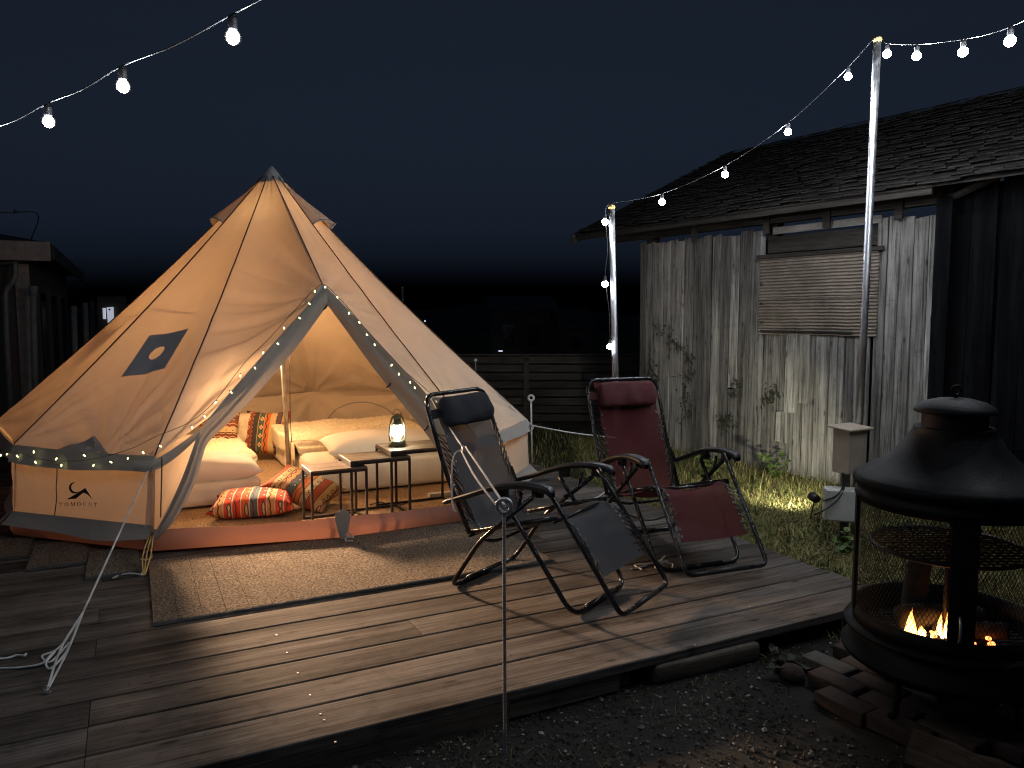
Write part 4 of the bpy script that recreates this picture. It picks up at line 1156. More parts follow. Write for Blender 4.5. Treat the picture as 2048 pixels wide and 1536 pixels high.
def bulb(e, p, me=None):
    o = link('bulb', me or BULBM, None, e, loc=p)
    link('socket', SOCKM, None, o, local=True)
    if me is not None: link('glowing_core', COREM, None, o, local=True)
def strand(name, label, wire, bulbs, sub=8, r=0.0028, me=None, low=()):
    e = empty(name, wire[0], label=label, cat='string lights')
    b = B(); b.tube(crom(wire, sub), r, 6); b.build('cable', M['cablepale'] if 'cablepale' in M else M['black_plastic'], e, smooth=True)
    for p in bulbs: bulb(e, p, me)
    for p in low:
        o = link('bulb', DIMM, None, e, loc=p); link('socket', SOCKM, None, o, local=True)
    return e
M['cablepale'] = plain('light_cable', (0.05, 0.05, 0.052), 0.4)
UPZ = Vector((0, 0, 0.064))
bA = [pd(97, 243, 2.86), pd(246, 172, 2.62), pd(466, 74, 2.34)]
bA0 = bA[0] + Vector((-0.42, 0.28, -0.03))
ext = [Vector((-0.36, 2.05, 2.44)), Vector((0.12, 1.80, 2.49)), Vector((0.62, 1.62, 2.54)), Vector((1.14, 1.5, 2.6)), Vector((1.66, 1.42, 2.66))]
allA = [bA0 + Vector((-0.5, 0.33, 0.0)), bA0] + bA + ext
wireA = [Vector((-7.0, 9.42, 2.42)), Vector((-4.9, 6.6, 2.25))]
for i, p in enumerate(allA):
    wireA.append(p + UPZ)
    if i < len(allA) - 1: wireA.append((p + allA[i + 1]) / 2 + UPZ + Vector((0, 0, -0.012)))
wireA.append(Vector((2.25, 1.38, 2.74)))
strand('string_light', 'string of white globe bulbs passing high before the tent', wireA, [bA0] + bA + ext[:2], me=GLOBEM)
# second string: up the short pole, across to the tall pole, then overhead
plu = (plt - plb).normalized()
def onpole(u, v): return pd(u, v, PLY - 0.03)
bP = [onpole(1220, 693), onpole(1210, 568), onpole(1210, 444)]
tt = [(1324, 404), (1450, 349), (1576, 264), (1696, 153)]
bM = [pd(u, v, lerp(PLY, PRY, (u - 1223) / 532.0)) for u, v in tt]
bR = [pd(1774, 108, 5.0), pd(1833, 112, 4.55), pd(1926, 104, 4.1), pd(2020, 82, 3.65)]
bR += [Vector((2.33, 3.18, 2.79)), Vector((2.30, 2.70, 2.76))]
w0 = [onpole(1235, 900), onpole(1230, 760) + Vector((-0.004, 0, 0))]
wireB = w0 + [bP[0] + UPZ, (bP[0] + bP[1]) / 2 + Vector((0.012, 0, 0.03)), bP[1] + UPZ, (bP[1] + bP[2]) / 2 + Vector((0.02, 0, 0.03)), bP[2] + UPZ, plt + Vector((-0.03, -0.03, 0.005)), plt + Vector((0.0, -0.01, 0.022))]
for p in bM: wireB.append(p + UPZ)
wireB += [prt + Vector((-0.03, -0.02, -0.005)), prt + Vector((0.03, -0.03, -0.02))]
for p in bR: wireB.append(p + UPZ)
wireB.append(Vector((2.25, 1.38, 2.74)))
strand('string_light', 'string of white bulbs climbing the short pole and slung to the tall pole', wireB, bM + bR, low=bP)

# fairy lights on the tent edge
z7 = [(5, 315), (65, 308), (155, 325), (305, 287), (320, 380), (510, 350), (555, 408), (760, 320), (845, 408), (1000, 380), (1155, 345), (1292, 293), (1448, 235)]
fl = [(x * 0.22135, 840 + y * 0.22135) for x, y in z7]
z3 = [(12, 862), (85, 797), (150, 715), (240, 657), (295, 560), (380, 515), (428, 425), (513, 372), (550, 280), (640, 222), (697, 138), (730, 65), (790, 40), (862, 100), (930, 193), (990, 248), (1035, 320), (1080, 378), (1180, 497), (1222, 550), (1288, 598), (1315, 630), (1385, 683), (1440, 710)]
fl2 = [(380 + x * 0.3418, 560 + y * 0.3418) for x, y in z3]
def fdepth(u):
    return pl([0, 26, 294, 350, 400, 650, 955], [4.83, 4.76, 4.36, 4.44, 4.52, 5.02, 5.03], u)
fe = empty('fairy_lights', pd(294, 940, 4.36), label='string of tiny yellow fairy lights along the tent eave and door edge', cat='fairy lights')
wire_px = [(-40, 905), (5, 908), (35, 905), (60, 912), (90, 920), (120, 922), (165, 921), (215, 912), (260, 898), (290, 884), (318, 870), (345, 860), (378, 845), (410, 822), (440, 790), (490, 725), (540, 675), (590, 620), (632, 576), (650, 570), (672, 590), (700, 620), (740, 668), (775, 705), (805, 738), (840, 768), (875, 798), (900, 820)]
b = B(); b.tube(crom([pd(u, v, fdepth(u) - 0.012) for u, v in wire_px], 6), 0.0022, 5); b.build('wire', M['cord'], fe, smooth=True)
fb = B(); fb.lathe([(0.0003, -0.010), (0.003, -0.008), (0.004, -0.002), (0.0036, 0.004), (0.0025, 0.007)], n=8); FBM = fb.mesh('bulb'); FBM.materials.append(M['fairy'])
fs = B(); fs.lathe([(0.0028, 0.006), (0.0032, 0.016), (0.0005, 0.017)], n=6); FSM = fs.mesh('socket'); FSM.materials.append(M['cord'])
for u, v in fl + fl2:
    o = link('bulb', FBM, None, fe, loc=pd(u, v, fdepth(u) - 0.016), rot=Matrix.Rotation(random.uniform(-0.9, 0.9), 3, 'Y') @ Matrix.Rotation(random.uniform(-0.5, 0.5), 3, 'X'))
    link('socket', FSM, None, o, local=True)

# ------------------------------------------------------------------ electrical boxes by the tall pole
RB = Matrix.Rotation(R(-14), 3, 'Z')
ux = pd(1699, 898, PRY - 0.10)
jb = empty('junction_box', (ux.x, ux.y, 0.47), label='beige covered junction box fixed on the tall steel pole', cat='electrical box')
bz0, bz1 = pd(1699, 945, PRY - 0.12).z, pd(1699, 858, PRY - 0.12).z
RBX = Matrix.Rotation(R(30), 3, 'Z')
link('body', rbox_mesh('body', (0.185, 0.13, bz1 - bz0), 0.006, 2), M['box_beige'], jb, loc=(ux.x, ux.y, (bz0 + bz1) / 2), rot=RBX)
link('lid', rbox_mesh('lid', (0.245, 0.19, 0.016), 0.006, 2), M['box_beige'], jb, loc=(ux.x, ux.y, bz1 + 0.009), rot=RBX @ Matrix.Rotation(R(4), 3, 'X'))
b = B(); b.box(Vector((ux.x, ux.y, bz0 + 0.025)) + RBX @ Vector((0.045, -0.066, 0)), (0.04, 0.002, 0.014), RBX); b.build('sticker', M['tape'], jb)
lx_ = pd(1681, 1011, PRY - 0.16)
lz0, lz1 = pd(1681, 1044, PRY - 0.2).z, pd(1681, 978, PRY - 0.2).z
eb_ = empty('power_enclosure', (lx_.x, lx_.y, 0), label='pale square enclosure low on a post below the junction box', cat='electrical box')
link('body', rbox_mesh('body', (0.215, 0.10, lz1 - lz0), 0.012, 3), M['box_white'], eb_, loc=(lx_.x, lx_.y, (lz0 + lz1) / 2), rot=RB, smooth=False)
link('front_plate', rbox_mesh('front_plate', (0.195, 0.012, lz1 - lz0 - 0.02), 0.005, 2), M['box_white'], eb_, loc=Vector((lx_.x, lx_.y, (lz0 + lz1) / 2)) + RB @ Vector((0, -0.053, 0)), rot=RB)
for sx in (-1, 1):
    for sz in (-1, 1):
        b = B(); q = Vector((lx_.x, lx_.y, (lz0 + lz1) / 2 + sz * 0.092)) + RB @ Vector((sx * 0.086, -0.060, 0)); b.ball(q, 0.004, 8, 5); b.build('screw', M['black_plastic'], eb_)
b = B(); b.box((lx_.x + 0.065, lx_.y + 0.09, lz1 / 2 + 0.05), (0.055, 0.055, lz1 + 0.1), RB); b.build('post', M['beam'], eb_)
for i, (a, c, m_) in enumerate((((1686, 945), (1646, 1002), 'black power lead drooping between the electrical boxes'), ((1695, 946), (1628, 1030), 'second black lead looping from the junction box to the garden spotlight'))):
    Y = PRY - 0.18; p0, p1 = pd(*a, Y), pd(*c, Y - 0.04 * i)
    b = B(); b.tube(crom([p0, lerp(p0, p1, 0.35) + Vector((0.035, -0.02, -0.03)), lerp(p0, p1, 0.7) + Vector((0.02, -0.04, -0.02)), p1], 8), 0.0055, 8)
    tag(b.build('power_lead', M['black_plastic'], smooth=True), m_, 'cable')
# garden spotlight facing the barn wall
sp0 = pz(1620, 1042, GZ); sh = Vector((sp0.x + 0.03, sp0.y, 0.175))
sl_ = empty('garden_spotlight', (sp0.x, sp0.y, 0), label='small black garden spotlight staked in grass and lighting the barn wall', cat='spotlight')
aim = (Vector((2.05, 7.7, 0.30)) - sh).normalized()
b = B(); b.tube([sp0, sh], 0.006, 8); b.build('stake', M['black_plastic'], sl_)
b = B(); b.tube([sh - aim * 0.035, sh - aim * 0.03, sh + aim * 0.02, sh + aim * 0.045], [0.018, 0.03, 0.034, 0.036], 16); b.build('head', M['black_plastic'], sl_, smooth=True)
b = B(); b.tube([sh + aim * 0.0455, sh + aim * 0.0465], 0.031, 16); b.build('lens', emis('spot_lens', (1.0, 0.97, 0.82), 30.0), sl_)
ld = bpy.data.lights.new('spot_beam', 'SPOT'); ld.energy = 85.0; ld.color = (1.0, 0.95, 0.70); ld.spot_size = R(96); ld.spot_blend = 0.8; ld.shadow_soft_size = 0.03
lo = bpy.data.objects.new('spot_beam', ld); COL.objects.link(lo); lo.location = sh + aim * 0.06
lo.rotation_euler = aim.to_track_quat('-Z', 'Y').to_euler(); lo.parent = sl_; lo.matrix_parent_inverse = WM[sl_].inverted()

# ------------------------------------------------------------------ ropes and stakes
def eye_stake(label, base, top, r, ring_r, mat, twist=False, group=None):
    e = empty('eye_stake', base, label=label, cat='stake', group=group)
    d = (Vector(top) - Vector(base)); L = d.length; d.normalize(); b = B()
    neck = Vector(top) - d * ring_r
    if twist:
        N = int(L / 0.004); b.tube([Vector(base) + d * (L - ring_r) * i / N for i in range(N + 1)], [r * (1.0 + 0.16 * math.sin(i * 1.9)) for i in range(N + 1)], 8)
    else:
        b.tube([base, neck], r, 8)
    b.build('shaft', mat, e, smooth=True)
    b = B(); b.tube([neck + d * ring_r + Vector((ring_r * math.sin(a), 0, -ring_r * math.cos(a))) for a in [2 * math.pi * i / 20 for i in range(20)]], r * 1.25, 8, closed=True); b.build('eye', mat, e, smooth=True)
    return e
s1b = pz(1010, 1508, GZ); s1t = pd(1008, 1012, s1b.y)
eye_stake('twisted steel eye stake standing before the deck edge', s1b, s1t, 0.0062, 0.024, M['steel_dull'], True)
s2b = pz(1064, 938, GZ); s2t = pd(1062, 796, s2b.y)
eye_stake('slim pale eye stake in the grass beyond the deck tied to tent eave rope', s2b, s2t, 0.009, 0.026, M['rope'])
s3t = pd(951, 720, 9.0); s3b = Vector((s3t.x + 0.01, s3t.y, 0))
eye_stake('slim pale stake behind the tent near the slatted fence', s3b, s3t, 0.008, 0.012, M['steel_dull'])
def rope(label, pts, r=0.0042, sm=0, name='guy_rope'):
    b = B(); P = crom(pts, sm) if sm else pts
    for q in (pts if isinstance(pts[0], list) else [P]): b.tube(q, r, 7)
    return tag(b.build(name, M['rope'], smooth=True), label, 'rope')
def multirope(label, lists, r=0.0042, name='guy_rope'):
    b = B()
    for q in lists: b.tube(crom(q, 8), r, 7)
    return tag(b.build(name, M['rope'], smooth=True), label, 'rope')
# front left guy
ea = VAL0(0.985, 0.9) + Vector((0.0, -0.02, 0)); an = pz(93, 1384, DZ + 0.004); jn = lerp(ea, an, 0.735)
lz_ = DZ + 0.006
multirope('white guy rope from the tent corner to the deck with a loose loop', [
    [ea, lerp(ea, an, 0.4), jn], [jn, lerp(jn, an, 0.5) + Vector((0.012, -0.01, 0)), an], [jn, lerp(jn, an, 0.5) + Vector((-0.02, 0.0, 0.005)), an],
    [jn, pz(135, 1275, lz_ + 0.03), pz(112, 1300, lz_), pz(84, 1312, lz_), pz(98, 1325, lz_), pz(118, 1308, lz_ + 0.01), pz(140, 1285, lz_ + 0.03), pz(128, 1310, lz_ + 0.01), pz(100, 1338, lz_), pz(92, 1322, lz_ + 0.006), pz(110, 1303, lz_ + 0.01), pz(88, 1325, lz_ + 0.004), pz(50, 1334, lz_), pz(0, 1337, lz_), pz(-40, 1336, lz_)]], 0.0046)
b = B(); q = an; b.tube([q + Vector((0.012 * math.cos(a), 0, 0.012 + 0.012 * math.sin(a))) for a in [2 * math.pi * i / 14 for i in range(14)]], 0.0025, 6, closed=True)
b.box(q + Vector((0, 0, -0.001)), (0.03, 0.02, 0.003)); tag(b.build('deck_eye', M['steel_dull'], smooth=False), 'small steel screw eye in the deck holding the guy rope', 'hook')
rope('white rope end with a knot lying on the deck planks', [pz(-30, 1318, lz_), pz(10, 1317, lz_), pz(32, 1311, lz_), pz(47, 1311, lz_ + 0.006), pz(52, 1308, lz_ + 0.012), pz(48, 1313, lz_ + 0.01)], 0.005, 8)
# right door guy to the twisted stake
eb0 = edgeR(0.30) + Vector((0, -0.05, 0.0)); ey = s1t + Vector((0.0, -0.01, -0.012)); sd = lerp(eb0, ey, 0.62)
multirope('white guy rope from the door edge to the twisted stake with a slider', [
    [eb0, lerp(eb0, ey, 0.3), sd], [sd + Vector((0.01, 0, 0.008)), lerp(sd, ey, 0.5) + Vector((0.012, 0, 0.006)), ey + Vector((0.006, 0, 0.01))],
    [sd + Vector((-0.01, 0, -0.008)), lerp(sd, ey, 0.5) + Vector((-0.02, 0, -0.012)), ey + Vector((-0.006, 0, -0.008))],
    [sd, sd + Vector((-0.04, -0.01, -0.03)), sd + Vector((-0.055, 0, -0.13)), sd + Vector((-0.05, 0.0, -0.27)), sd + Vector((-0.035, 0, -0.30))]], 0.0042)
b = B(); b.box(sd, (0.012, 0.05, 0.02), (ey - eb0).to_track_quat('Y', 'Z').to_matrix()); tag(b.build('rope_slider', M['steel_dull']), 'metal rope slider on the guy rope before the dark recliner', 'slider')
# eave corner guy to the short pole
ec = EAV[4] + Vector((0.06, -0.03, -0.03)); pt2 = pd(1233, 876, PLY - 0.03)
kn = pd(1059, 850, 6.26)
multirope('white guy rope from the far tent corner to the short pole', [
    [EAV[4] + Vector((0.0, 0, 0)), kn], [kn, lerp(kn, pt2, 0.5) + Vector((0, 0, -0.012)), pt2],
    [kn, kn + Vector((-0.035, -0.01, -0.02)), kn + Vector((-0.0, -0.015, -0.05)), kn + Vector((0.03, -0.01, -0.02)), kn + Vector((0.0, 0, 0.015)), kn + Vector((-0.03, 0.0, -0.01)), kn + Vector((-0.055, 0, -0.12)), kn + Vector((-0.05, 0, -0.26)), kn + Vector((-0.03, 0, -0.36))]], 0.0055)
# pulled corner of the eave
b = B(); b.grid(lambda u, v: lerp(lerp(PAN[3](0.80, 1.0), PAN[3](1.0, 0.88), u), kn, v ** 0.85) + Vector((0, -0.012 - 0.012 * math.sin(u * 15) * (1 - v), -0.085 * (1 - u) * (1 - v) + 0.0)), 14, 10)
b.build('eave_corner', M['canvas2'], tent, smooth=True)
# loose cord between the chairs, cable behind
cz = DZ + 0.005
rope('thin pale cord tangled on the planks between the recliners', [pz(1262, 1138, cz), pz(1290, 1132, cz), pz(1318, 1122, cz), pz(1330, 1112, cz + 0.02), pz(1322, 1124, cz), pz(1345, 1128, cz), pz(1338, 1140, cz), pz(1310, 1134, cz), pz(1336, 1122, cz + 0.01), pz(1300, 1128, cz + 0.008), pz(1270, 1130, cz), pz(1285, 1140, cz)], 0.004, 8, 'loose_cord')
rope('white rope looped on the deck behind the recliners', [pz(1120, 1000, cz), pz(1150, 1003, cz), pz(1190, 996, cz), pz(1208, 985, cz), pz(1213, 978, cz + 0.02)], 0.0045, 8, 'loose_cord')
b = B(); b.tube(crom([pz(1150, 1030, cz), pz(1210, 1012, cz), pz(1290, 1040, cz), pz(1350, 1030, cz), pz(1420, 1050, 0.06), pz(1520, 1045, 0.012), pz(1610, 1042, 0.012)], 8), 0.0055, 6)
tag(b.build('extension_lead', M['black_plastic'], smooth=True), 'black extension lead crossing the deck behind the burgundy recliner', 'cable')

# ------------------------------------------------------------------ fire pit
FX, FY = 1.642, 2.83
HB = M['hoodblack']
fp = empty('fire_pit', (FX, FY, 0.06), label='round black fire pit with mesh sides and chimney hood', cat='fire pit')
def L_(name, prof, mat=HB, parent=None, n=64, **k):
    b = B(); b.lathe([(r_ * 0.884, z_) for r_, z_ in prof], (FX, FY, 0), n, **k); return b.build(name, mat, parent or fp, smooth=True)
hood = L_('hood', [(0.362, 0.8455), (0.372, 0.8474), (0.372, 0.8659), (0.364, 0.8695), (0.364, 0.8936), (0.380, 0.8973), (0.382, 0.9176), (0.366, 0.9325), (0.325, 0.9519), (0.275, 0.9796), (0.232, 1.0120), (0.196, 1.0490), (0.170, 1.0841), (0.152, 1.1100), (0.154, 1.1147), (0.150, 1.1193), (0.118, 1.1202)])
L_('flue', [(0.124, 1.1156), (0.124, 1.1831)], parent=hood)
cap = L_('flue_cap', [(0.110, 1.1766), (0.150, 1.1720), (0.156, 1.1748), (0.155, 1.1831), (0.145, 1.1951), (0.115, 1.2118), (0.065, 1.2238), (0.0005, 1.2275)], parent=hood)
b = B(); b.tube([(FX + 0.018 * math.cos(a), FY, 1.254 + 0.017 * math.sin(a)) for a in [2 * math.pi * i / 16 for i in range(16)]], 0.005, 6, closed=True); b.tube([(FX, FY, 1.222), (FX, FY, 1.24)], 0.007, 8); b.build('ring_handle', HB, hood, smooth=True)
L_('top_rail', [(0.350, 0.83), (0.361, 0.83), (0.361, 0.87), (0.350, 0.87), (0.350, 0.83)])
L_('bottom_rail', [(0.350, 0.352), (0.362, 0.352), (0.362, 0.415), (0.350, 0.415), (0.350, 0.352)])
L_('ledge', [(0.35, 0.362), (0.392, 0.357), (0.398, 0.349), (0.392, 0.341), (0.355, 0.339)])
L_('fire_bowl', [(0.352, 0.36), (0.364, 0.34), (0.380, 0.268), (0.402, 0.263), (0.406, 0.253), (0.400, 0.243), (0.375, 0.238), (0.335, 0.205), (0.24, 0.178), (0.0005, 0.172)])
L_('bowl_liner', [(0.349, 0.372), (0.33, 0.315), (0.25, 0.285), (0.0005, 0.275)])
ms = 140; mh0, mh1 = 0.413, 0.835; rr = 0.3155; nst = 30
wm = B()
for sgn in (1, -1):
    for k in range(ms):
        V = []
        for i in range(nst + 1):
            a = 2 * math.pi * (k + sgn * i * 0.5) / ms; z = lerp(mh0, mh1, i / nst)
            for dz in (-0.0023, 0.0023): V.append((FX + rr * math.cos(a), FY + rr * math.sin(a), z + dz))
        wm.add(V, [(2 * i, 2 * i + 1, 2 * i + 3, 2 * i + 2) for i in range(nst)])
kind(wm.build('mesh_screen', M['meshwire'], fp), 'stuff')
for a_deg, w in ((163, 0.05), (244.5, 0.032), (252, 0.05), (315, 0.05), (55, 0.05)):
    a = R(a_deg)
    b = B(); rot = Matrix.Rotation(a, 3, 'Z'); b.box((FX + 0.3175 * math.cos(a), FY + 0.3175 * math.sin(a), 0.622), (0.013, w, 0.45), rot); b.build('upright', HB, fp)
b = B(); a = R(248); q = Vector((FX + 0.326 * math.cos(a), FY + 0.326 * math.sin(a), 0.46)); b.tube(crom([q + Vector((0, 0, -0.04)), q + Vector((0.02 * math.cos(a), 0.02 * math.sin(a), -0.02)), q + Vector((0.02 * math.cos(a), 0.02 * math.sin(a), 0.03)), q + Vector((0, 0, 0.05))], 6), 0.005, 8); b.build('door_handle', M['steel'], fp, smooth=True)
b = B()
for i in range(-9, 10):
    y = i * 0.032; hw = math.sqrt(max(0, 0.285 ** 2 - y * y)); b.tube([(FX - hw, FY + y, 0.318), (FX + hw, FY + y, 0.318)], 0.004, 6)
b.build('grate', M['table_iron'], fp)
cg = B()     # swing-in cooking grid behind the mesh
for i in range(-8, 9):
    y = i * 0.032; hw = math.sqrt(max(0, 0.265 ** 2 - y * y)); cg.tube([(FX - hw, FY + y, 0.668), (FX + hw, FY + y, 0.668)], 0.0035, 5)
for i in range(-8, 9, 1):
    x = i * 0.032; hw = math.sqrt(max(0, 0.265 ** 2 - x * x)); cg.tube([(FX + x, FY - hw, 0.664), (FX + x, FY + hw, 0.664)], 0.003, 5)
cg.tube([(FX + 0.265 * math.cos(a), FY + 0.265 * math.sin(a), 0.666) for a in [2 * math.pi * i / 40 for i in range(40)]], 0.008, 6, closed=True)
cg.build('cooking_grid', M['table_iron'], fp)
b = B(); b.tube([(FX, FY, 0.28), (FX, FY, 0.664)], 0.008, 8); b.build('grid_post', M['table_iron'], fp)
for a_deg in (210, 300, 30, 120):
    a = R(a_deg); b = B(); b.tube(fillet([(FX + 0.27 * math.cos(a), FY + 0.27 * math.sin(a), 0.20), (FX + 0.28 * math.cos(a), FY + 0.28 * math.sin(a), 0.082), (FX + 0.31 * math.cos(a), FY + 0.31 * math.sin(a), 0.080)], 0.02), 0.011, 8); b.build('leg', HB, fp, smooth=True)
# logs and fire in the bowl
def log_mesh(L, r, seed, taper=0.85):
    b = B()
    def f(u, v):
        a = 2 * math.pi * u; rr_ = r * lerp(1, taper, v) * (1 + 0.16 * nz(math.cos(a) * 1.4 + seed, math.sin(a) * 1.4, v * 2.5) + 0.05 * nz(math.cos(a) * 6, math.sin(a) * 6, v * 9 + seed))
        if v in (0.0, 1.0): rr_ *= 0.92
        return Vector(((v - 0.5) * L, rr_ * math.cos(a), rr_ * math.sin(a)))
    b.grid(f, 16, 24)
    n = 17
    b.f.append(tuple(range(16))[::-1]); b.f.append(tuple(24 * n + k for k in range(16)))
    return b.mesh('log')
def logo(name, label, p, L, r, rz, ry, mat, seed, cat='log'):
    return tag(link(name, log_mesh(L, r, seed), mat, loc=p, rot=Matrix.Rotation(rz, 3, 'Z') @ Matrix.Rotation(ry, 3, 'Y'), smooth=True), label, cat)
fb_ = lambda x, y, z: (FX + x, FY + y, z)
logo('burning_log', 'charred log lying across the grate behind the flames', fb_(0.02, 0.06, 0.372), 0.40, 0.045, 0.35, 0.12, M['charlog'], 1)
logo('burning_log', 'short charred log propped beside the flame nearest the mesh', fb_(0.07, -0.05, 0.360), 0.25, 0.034, -0.5, -0.15, M['charlog'], 2)
logo('burning_log', 'upright blackened log stub leaning at the back of the fire', fb_(-0.05, 0.12, 0.43), 0.26, 0.05, 0.9, -1.1, M['charlog'], 3)
T = NT('flame'); tc = T.new('ShaderNodeTexCoord'); sp_ = T.new('ShaderNodeSeparateXYZ'); T.l(tc.outputs['Generated'], sp_.inputs[0])
colr = T.ramp(sp_.outputs[2], [(0.0, (1.0, 0.62, 0.22)), (0.45, (1.0, 0.45, 0.10)), (1.0, (1.0, 0.18, 0.02))])
em = T.new('ShaderNodeEmission'); em.inputs['Strength'].default_value = 16.0; T.l(colr, em.inputs['Color'])
trn = T.new('ShaderNodeBsdfTransparent'); mxs = T.new('ShaderNodeMixShader')
fac = T.ramp(sp_.outputs[2], [(0.0, 0.15), (0.45, 0.5), (1.0, 0.97)])
T.l(fac, mxs.inputs[0]); T.l(em.outputs[0], mxs.inputs[1]); T.l(trn.outputs[0], mxs.inputs[2]); T.l(mxs.outputs[0], T.out.inputs[0])
M['flame'] = T.m
fire = empty('fire', fb_(0, -0.06, 0.36), label='small orange fire burning among charred logs in the pit', cat='fire')
def tongue(x, y, z, h, r, seed):
    b = B()
    def f(u, v):
        a = 2 * math.pi * u; rr_ = r * (math.sin(math.pi * min(1, 0.22 + 0.78 * v)) ** 1.1) * (1 + 0.3 * math.sin(2 * a + seed)) * (1 - 0.3 * v)
        sw = 0.35 * r * math.sin(3.4 * v + seed) * v
        return Vector((rr_ * math.cos(a) + sw * 1.5, rr_ * 0.7 * math.sin(a) + sw * 0.5, h * v))
    b.grid(f, 10, 14); b.build('flame', M['flame'], fire, loc=fb_(x, y, z), smooth=True)
def at_pit(u, v, Y): p = pd(u, v, Y); return p.x - FX, p.y - FY
rf_r = random.Random(5)
for cu, cv, cY, n_, hh, wd in ((1822, 1268, 2.72, 7, 0.115, 12), (1893, 1262, 2.80, 8, 0.14, 13), (1860, 1266, 2.78, 5, 0.06, 22)):
    for i in range(n_):
        off = rf_r.gauss(0, 0.55); u_ = cu + off * wd; Y = cY + rf_r.uniform(-0.03, 0.05)
        p = pd(u_, cv + rf_r.uniform(-4, 4), Y)
        tongue(p.x - FX, p.y - FY, p.z - 0.02, hh * rf_r.uniform(0.45, 1.15) * (1 - 0.45 * min(1, abs(off))), rf_r.uniform(0.009, 0.017), rf_r.uniform(0, 6))
for i in range(46):
    a = random.uniform(0, 6.28); d = random.uniform(0.0, 0.17); b = B(); b.ball(fb_(0.02 + d * math.cos(a), -0.04 + d * math.sin(a), 0.330 + random.uniform(0, 0.03)), random.uniform(0.006, 0.013), 6, 4, 0.6); b.build('ember', M['ember'], fire)
# brick pad under the pit
bp_ = empty('brick_pad', (FX, FY, 0), label='loose pad of old bricks on the gravel under the fire pit', cat='brick pad')
bm_ = [rbox_mesh('brick', (0.21, 0.10, 0.058), 0.007, 2, 0, lambda co, s_=i: co + Vector((nz(co.x * 20 + s_, co.y * 20), nz(co.y * 20, co.x * 20 + s_), nz(co.z * 20 + s_, co.x * 9))) * 0.006) for i in range(4)]
BROT = R(33)
for i in range(-3, 5):
    for j in range(-4, 4):
        x = i * 0.108 + random.uniform(-0.006, 0.006); y = (j + 0.5 * (i % 2)) * 0.222 + random.uniform(-0.008, 0.008)
        c_ = Vector((1.62, 2.92, 0)) + Matrix.Rotation(BROT, 3, 'Z') @ Vector((x, y, 0))
        if (c_ - Vector((1.68, 2.93, 0))).length > 0.45 or random.random() < 0.08: continue
        mm = random.choice(bm_)
        me = mm.copy(); me.materials.clear(); me.materials.append(M['brickpale'] if random.random() < 0.22 else M['brick'])
        link('brick', me, None, bp_, loc=(c_.x, c_.y, 0.036 + random.uniform(-0.003, 0.004)), rot=Matrix.Rotation(BROT + math.pi / 2 + random.uniform(-0.05, 0.05), 3, 'Z') @ Matrix.Rotation(random.uniform(-0.02, 0.02), 3, 'X'), smooth=True)
# split firewood in front
def split_log(label, p, L, r, rz, ry, seed):
    b = B(); V = []; n = 10; pts = [(-0.9, -0.45), (0.95, -0.5), (1.05, -0.1), (0.55, 0.35), (-0.15, 0.75), (-0.6, 0.35), (-1.0, -0.1)]
    for i in range(n + 1):
        for k, (y, z) in enumerate(pts):
            V.append(Vector(((i / n - 0.5) * L + 0.012 * nz(k * 3.3 + seed, i), r * (y + 0.10 * nz(i * 0.5, k * 2 + seed)), r * (z + 0.12 * nz(i * 0.5 + 7, k * 2 + seed)))))
    m_ = len(pts); F = [tuple(range(m_))[::-1], tuple(n * m_ + k for k in range(m_))]
    for i in range(n):
        for k in range(m_): F.append((i * m_ + k, i * m_ + (k + 1) % m_, (i + 1) * m_ + (k + 1) % m_, (i + 1) * m_ + k))
    b.add(V, F)
    return tag(b.build('firewood', M['firewood'], loc=p, rot=Matrix.Rotation(rz, 3, 'Z') @ Matrix.Rotation(ry, 3, 'Y')), label, 'firewood')
p = pz(1935, 1535, 0.06); split_log('broad split log lying on the ground before the brick pad', (p.x, p.y - 0.02, 0.062), 0.36, 0.10, R(-38), 0.1, 1)
p = pz(2010, 1560, 0.05); split_log('narrow split log beside the broad one before the fire pit', (p.x, p.y, 0.04), 0.34, 0.05, R(-70), 0.0, 4)
p = pz(1600, 1352, 0.03)
b = B(); b.ball((0, 0, 0), 0.055, 12, 8, 0.7)
for i, v_ in enumerate(b.v):
    q = Vector(v_); q *= 1 + 0.3 * nz(q.x * 30, q.y * 30, q.z * 30); b.v[i] = tuple(q)
tag(b.build('stone', M['brick'], loc=(p.x - 0.02, p.y + 0.02, 0.03), smooth=True), 'rounded stone at the deck corner beside the bricks', 'stone')

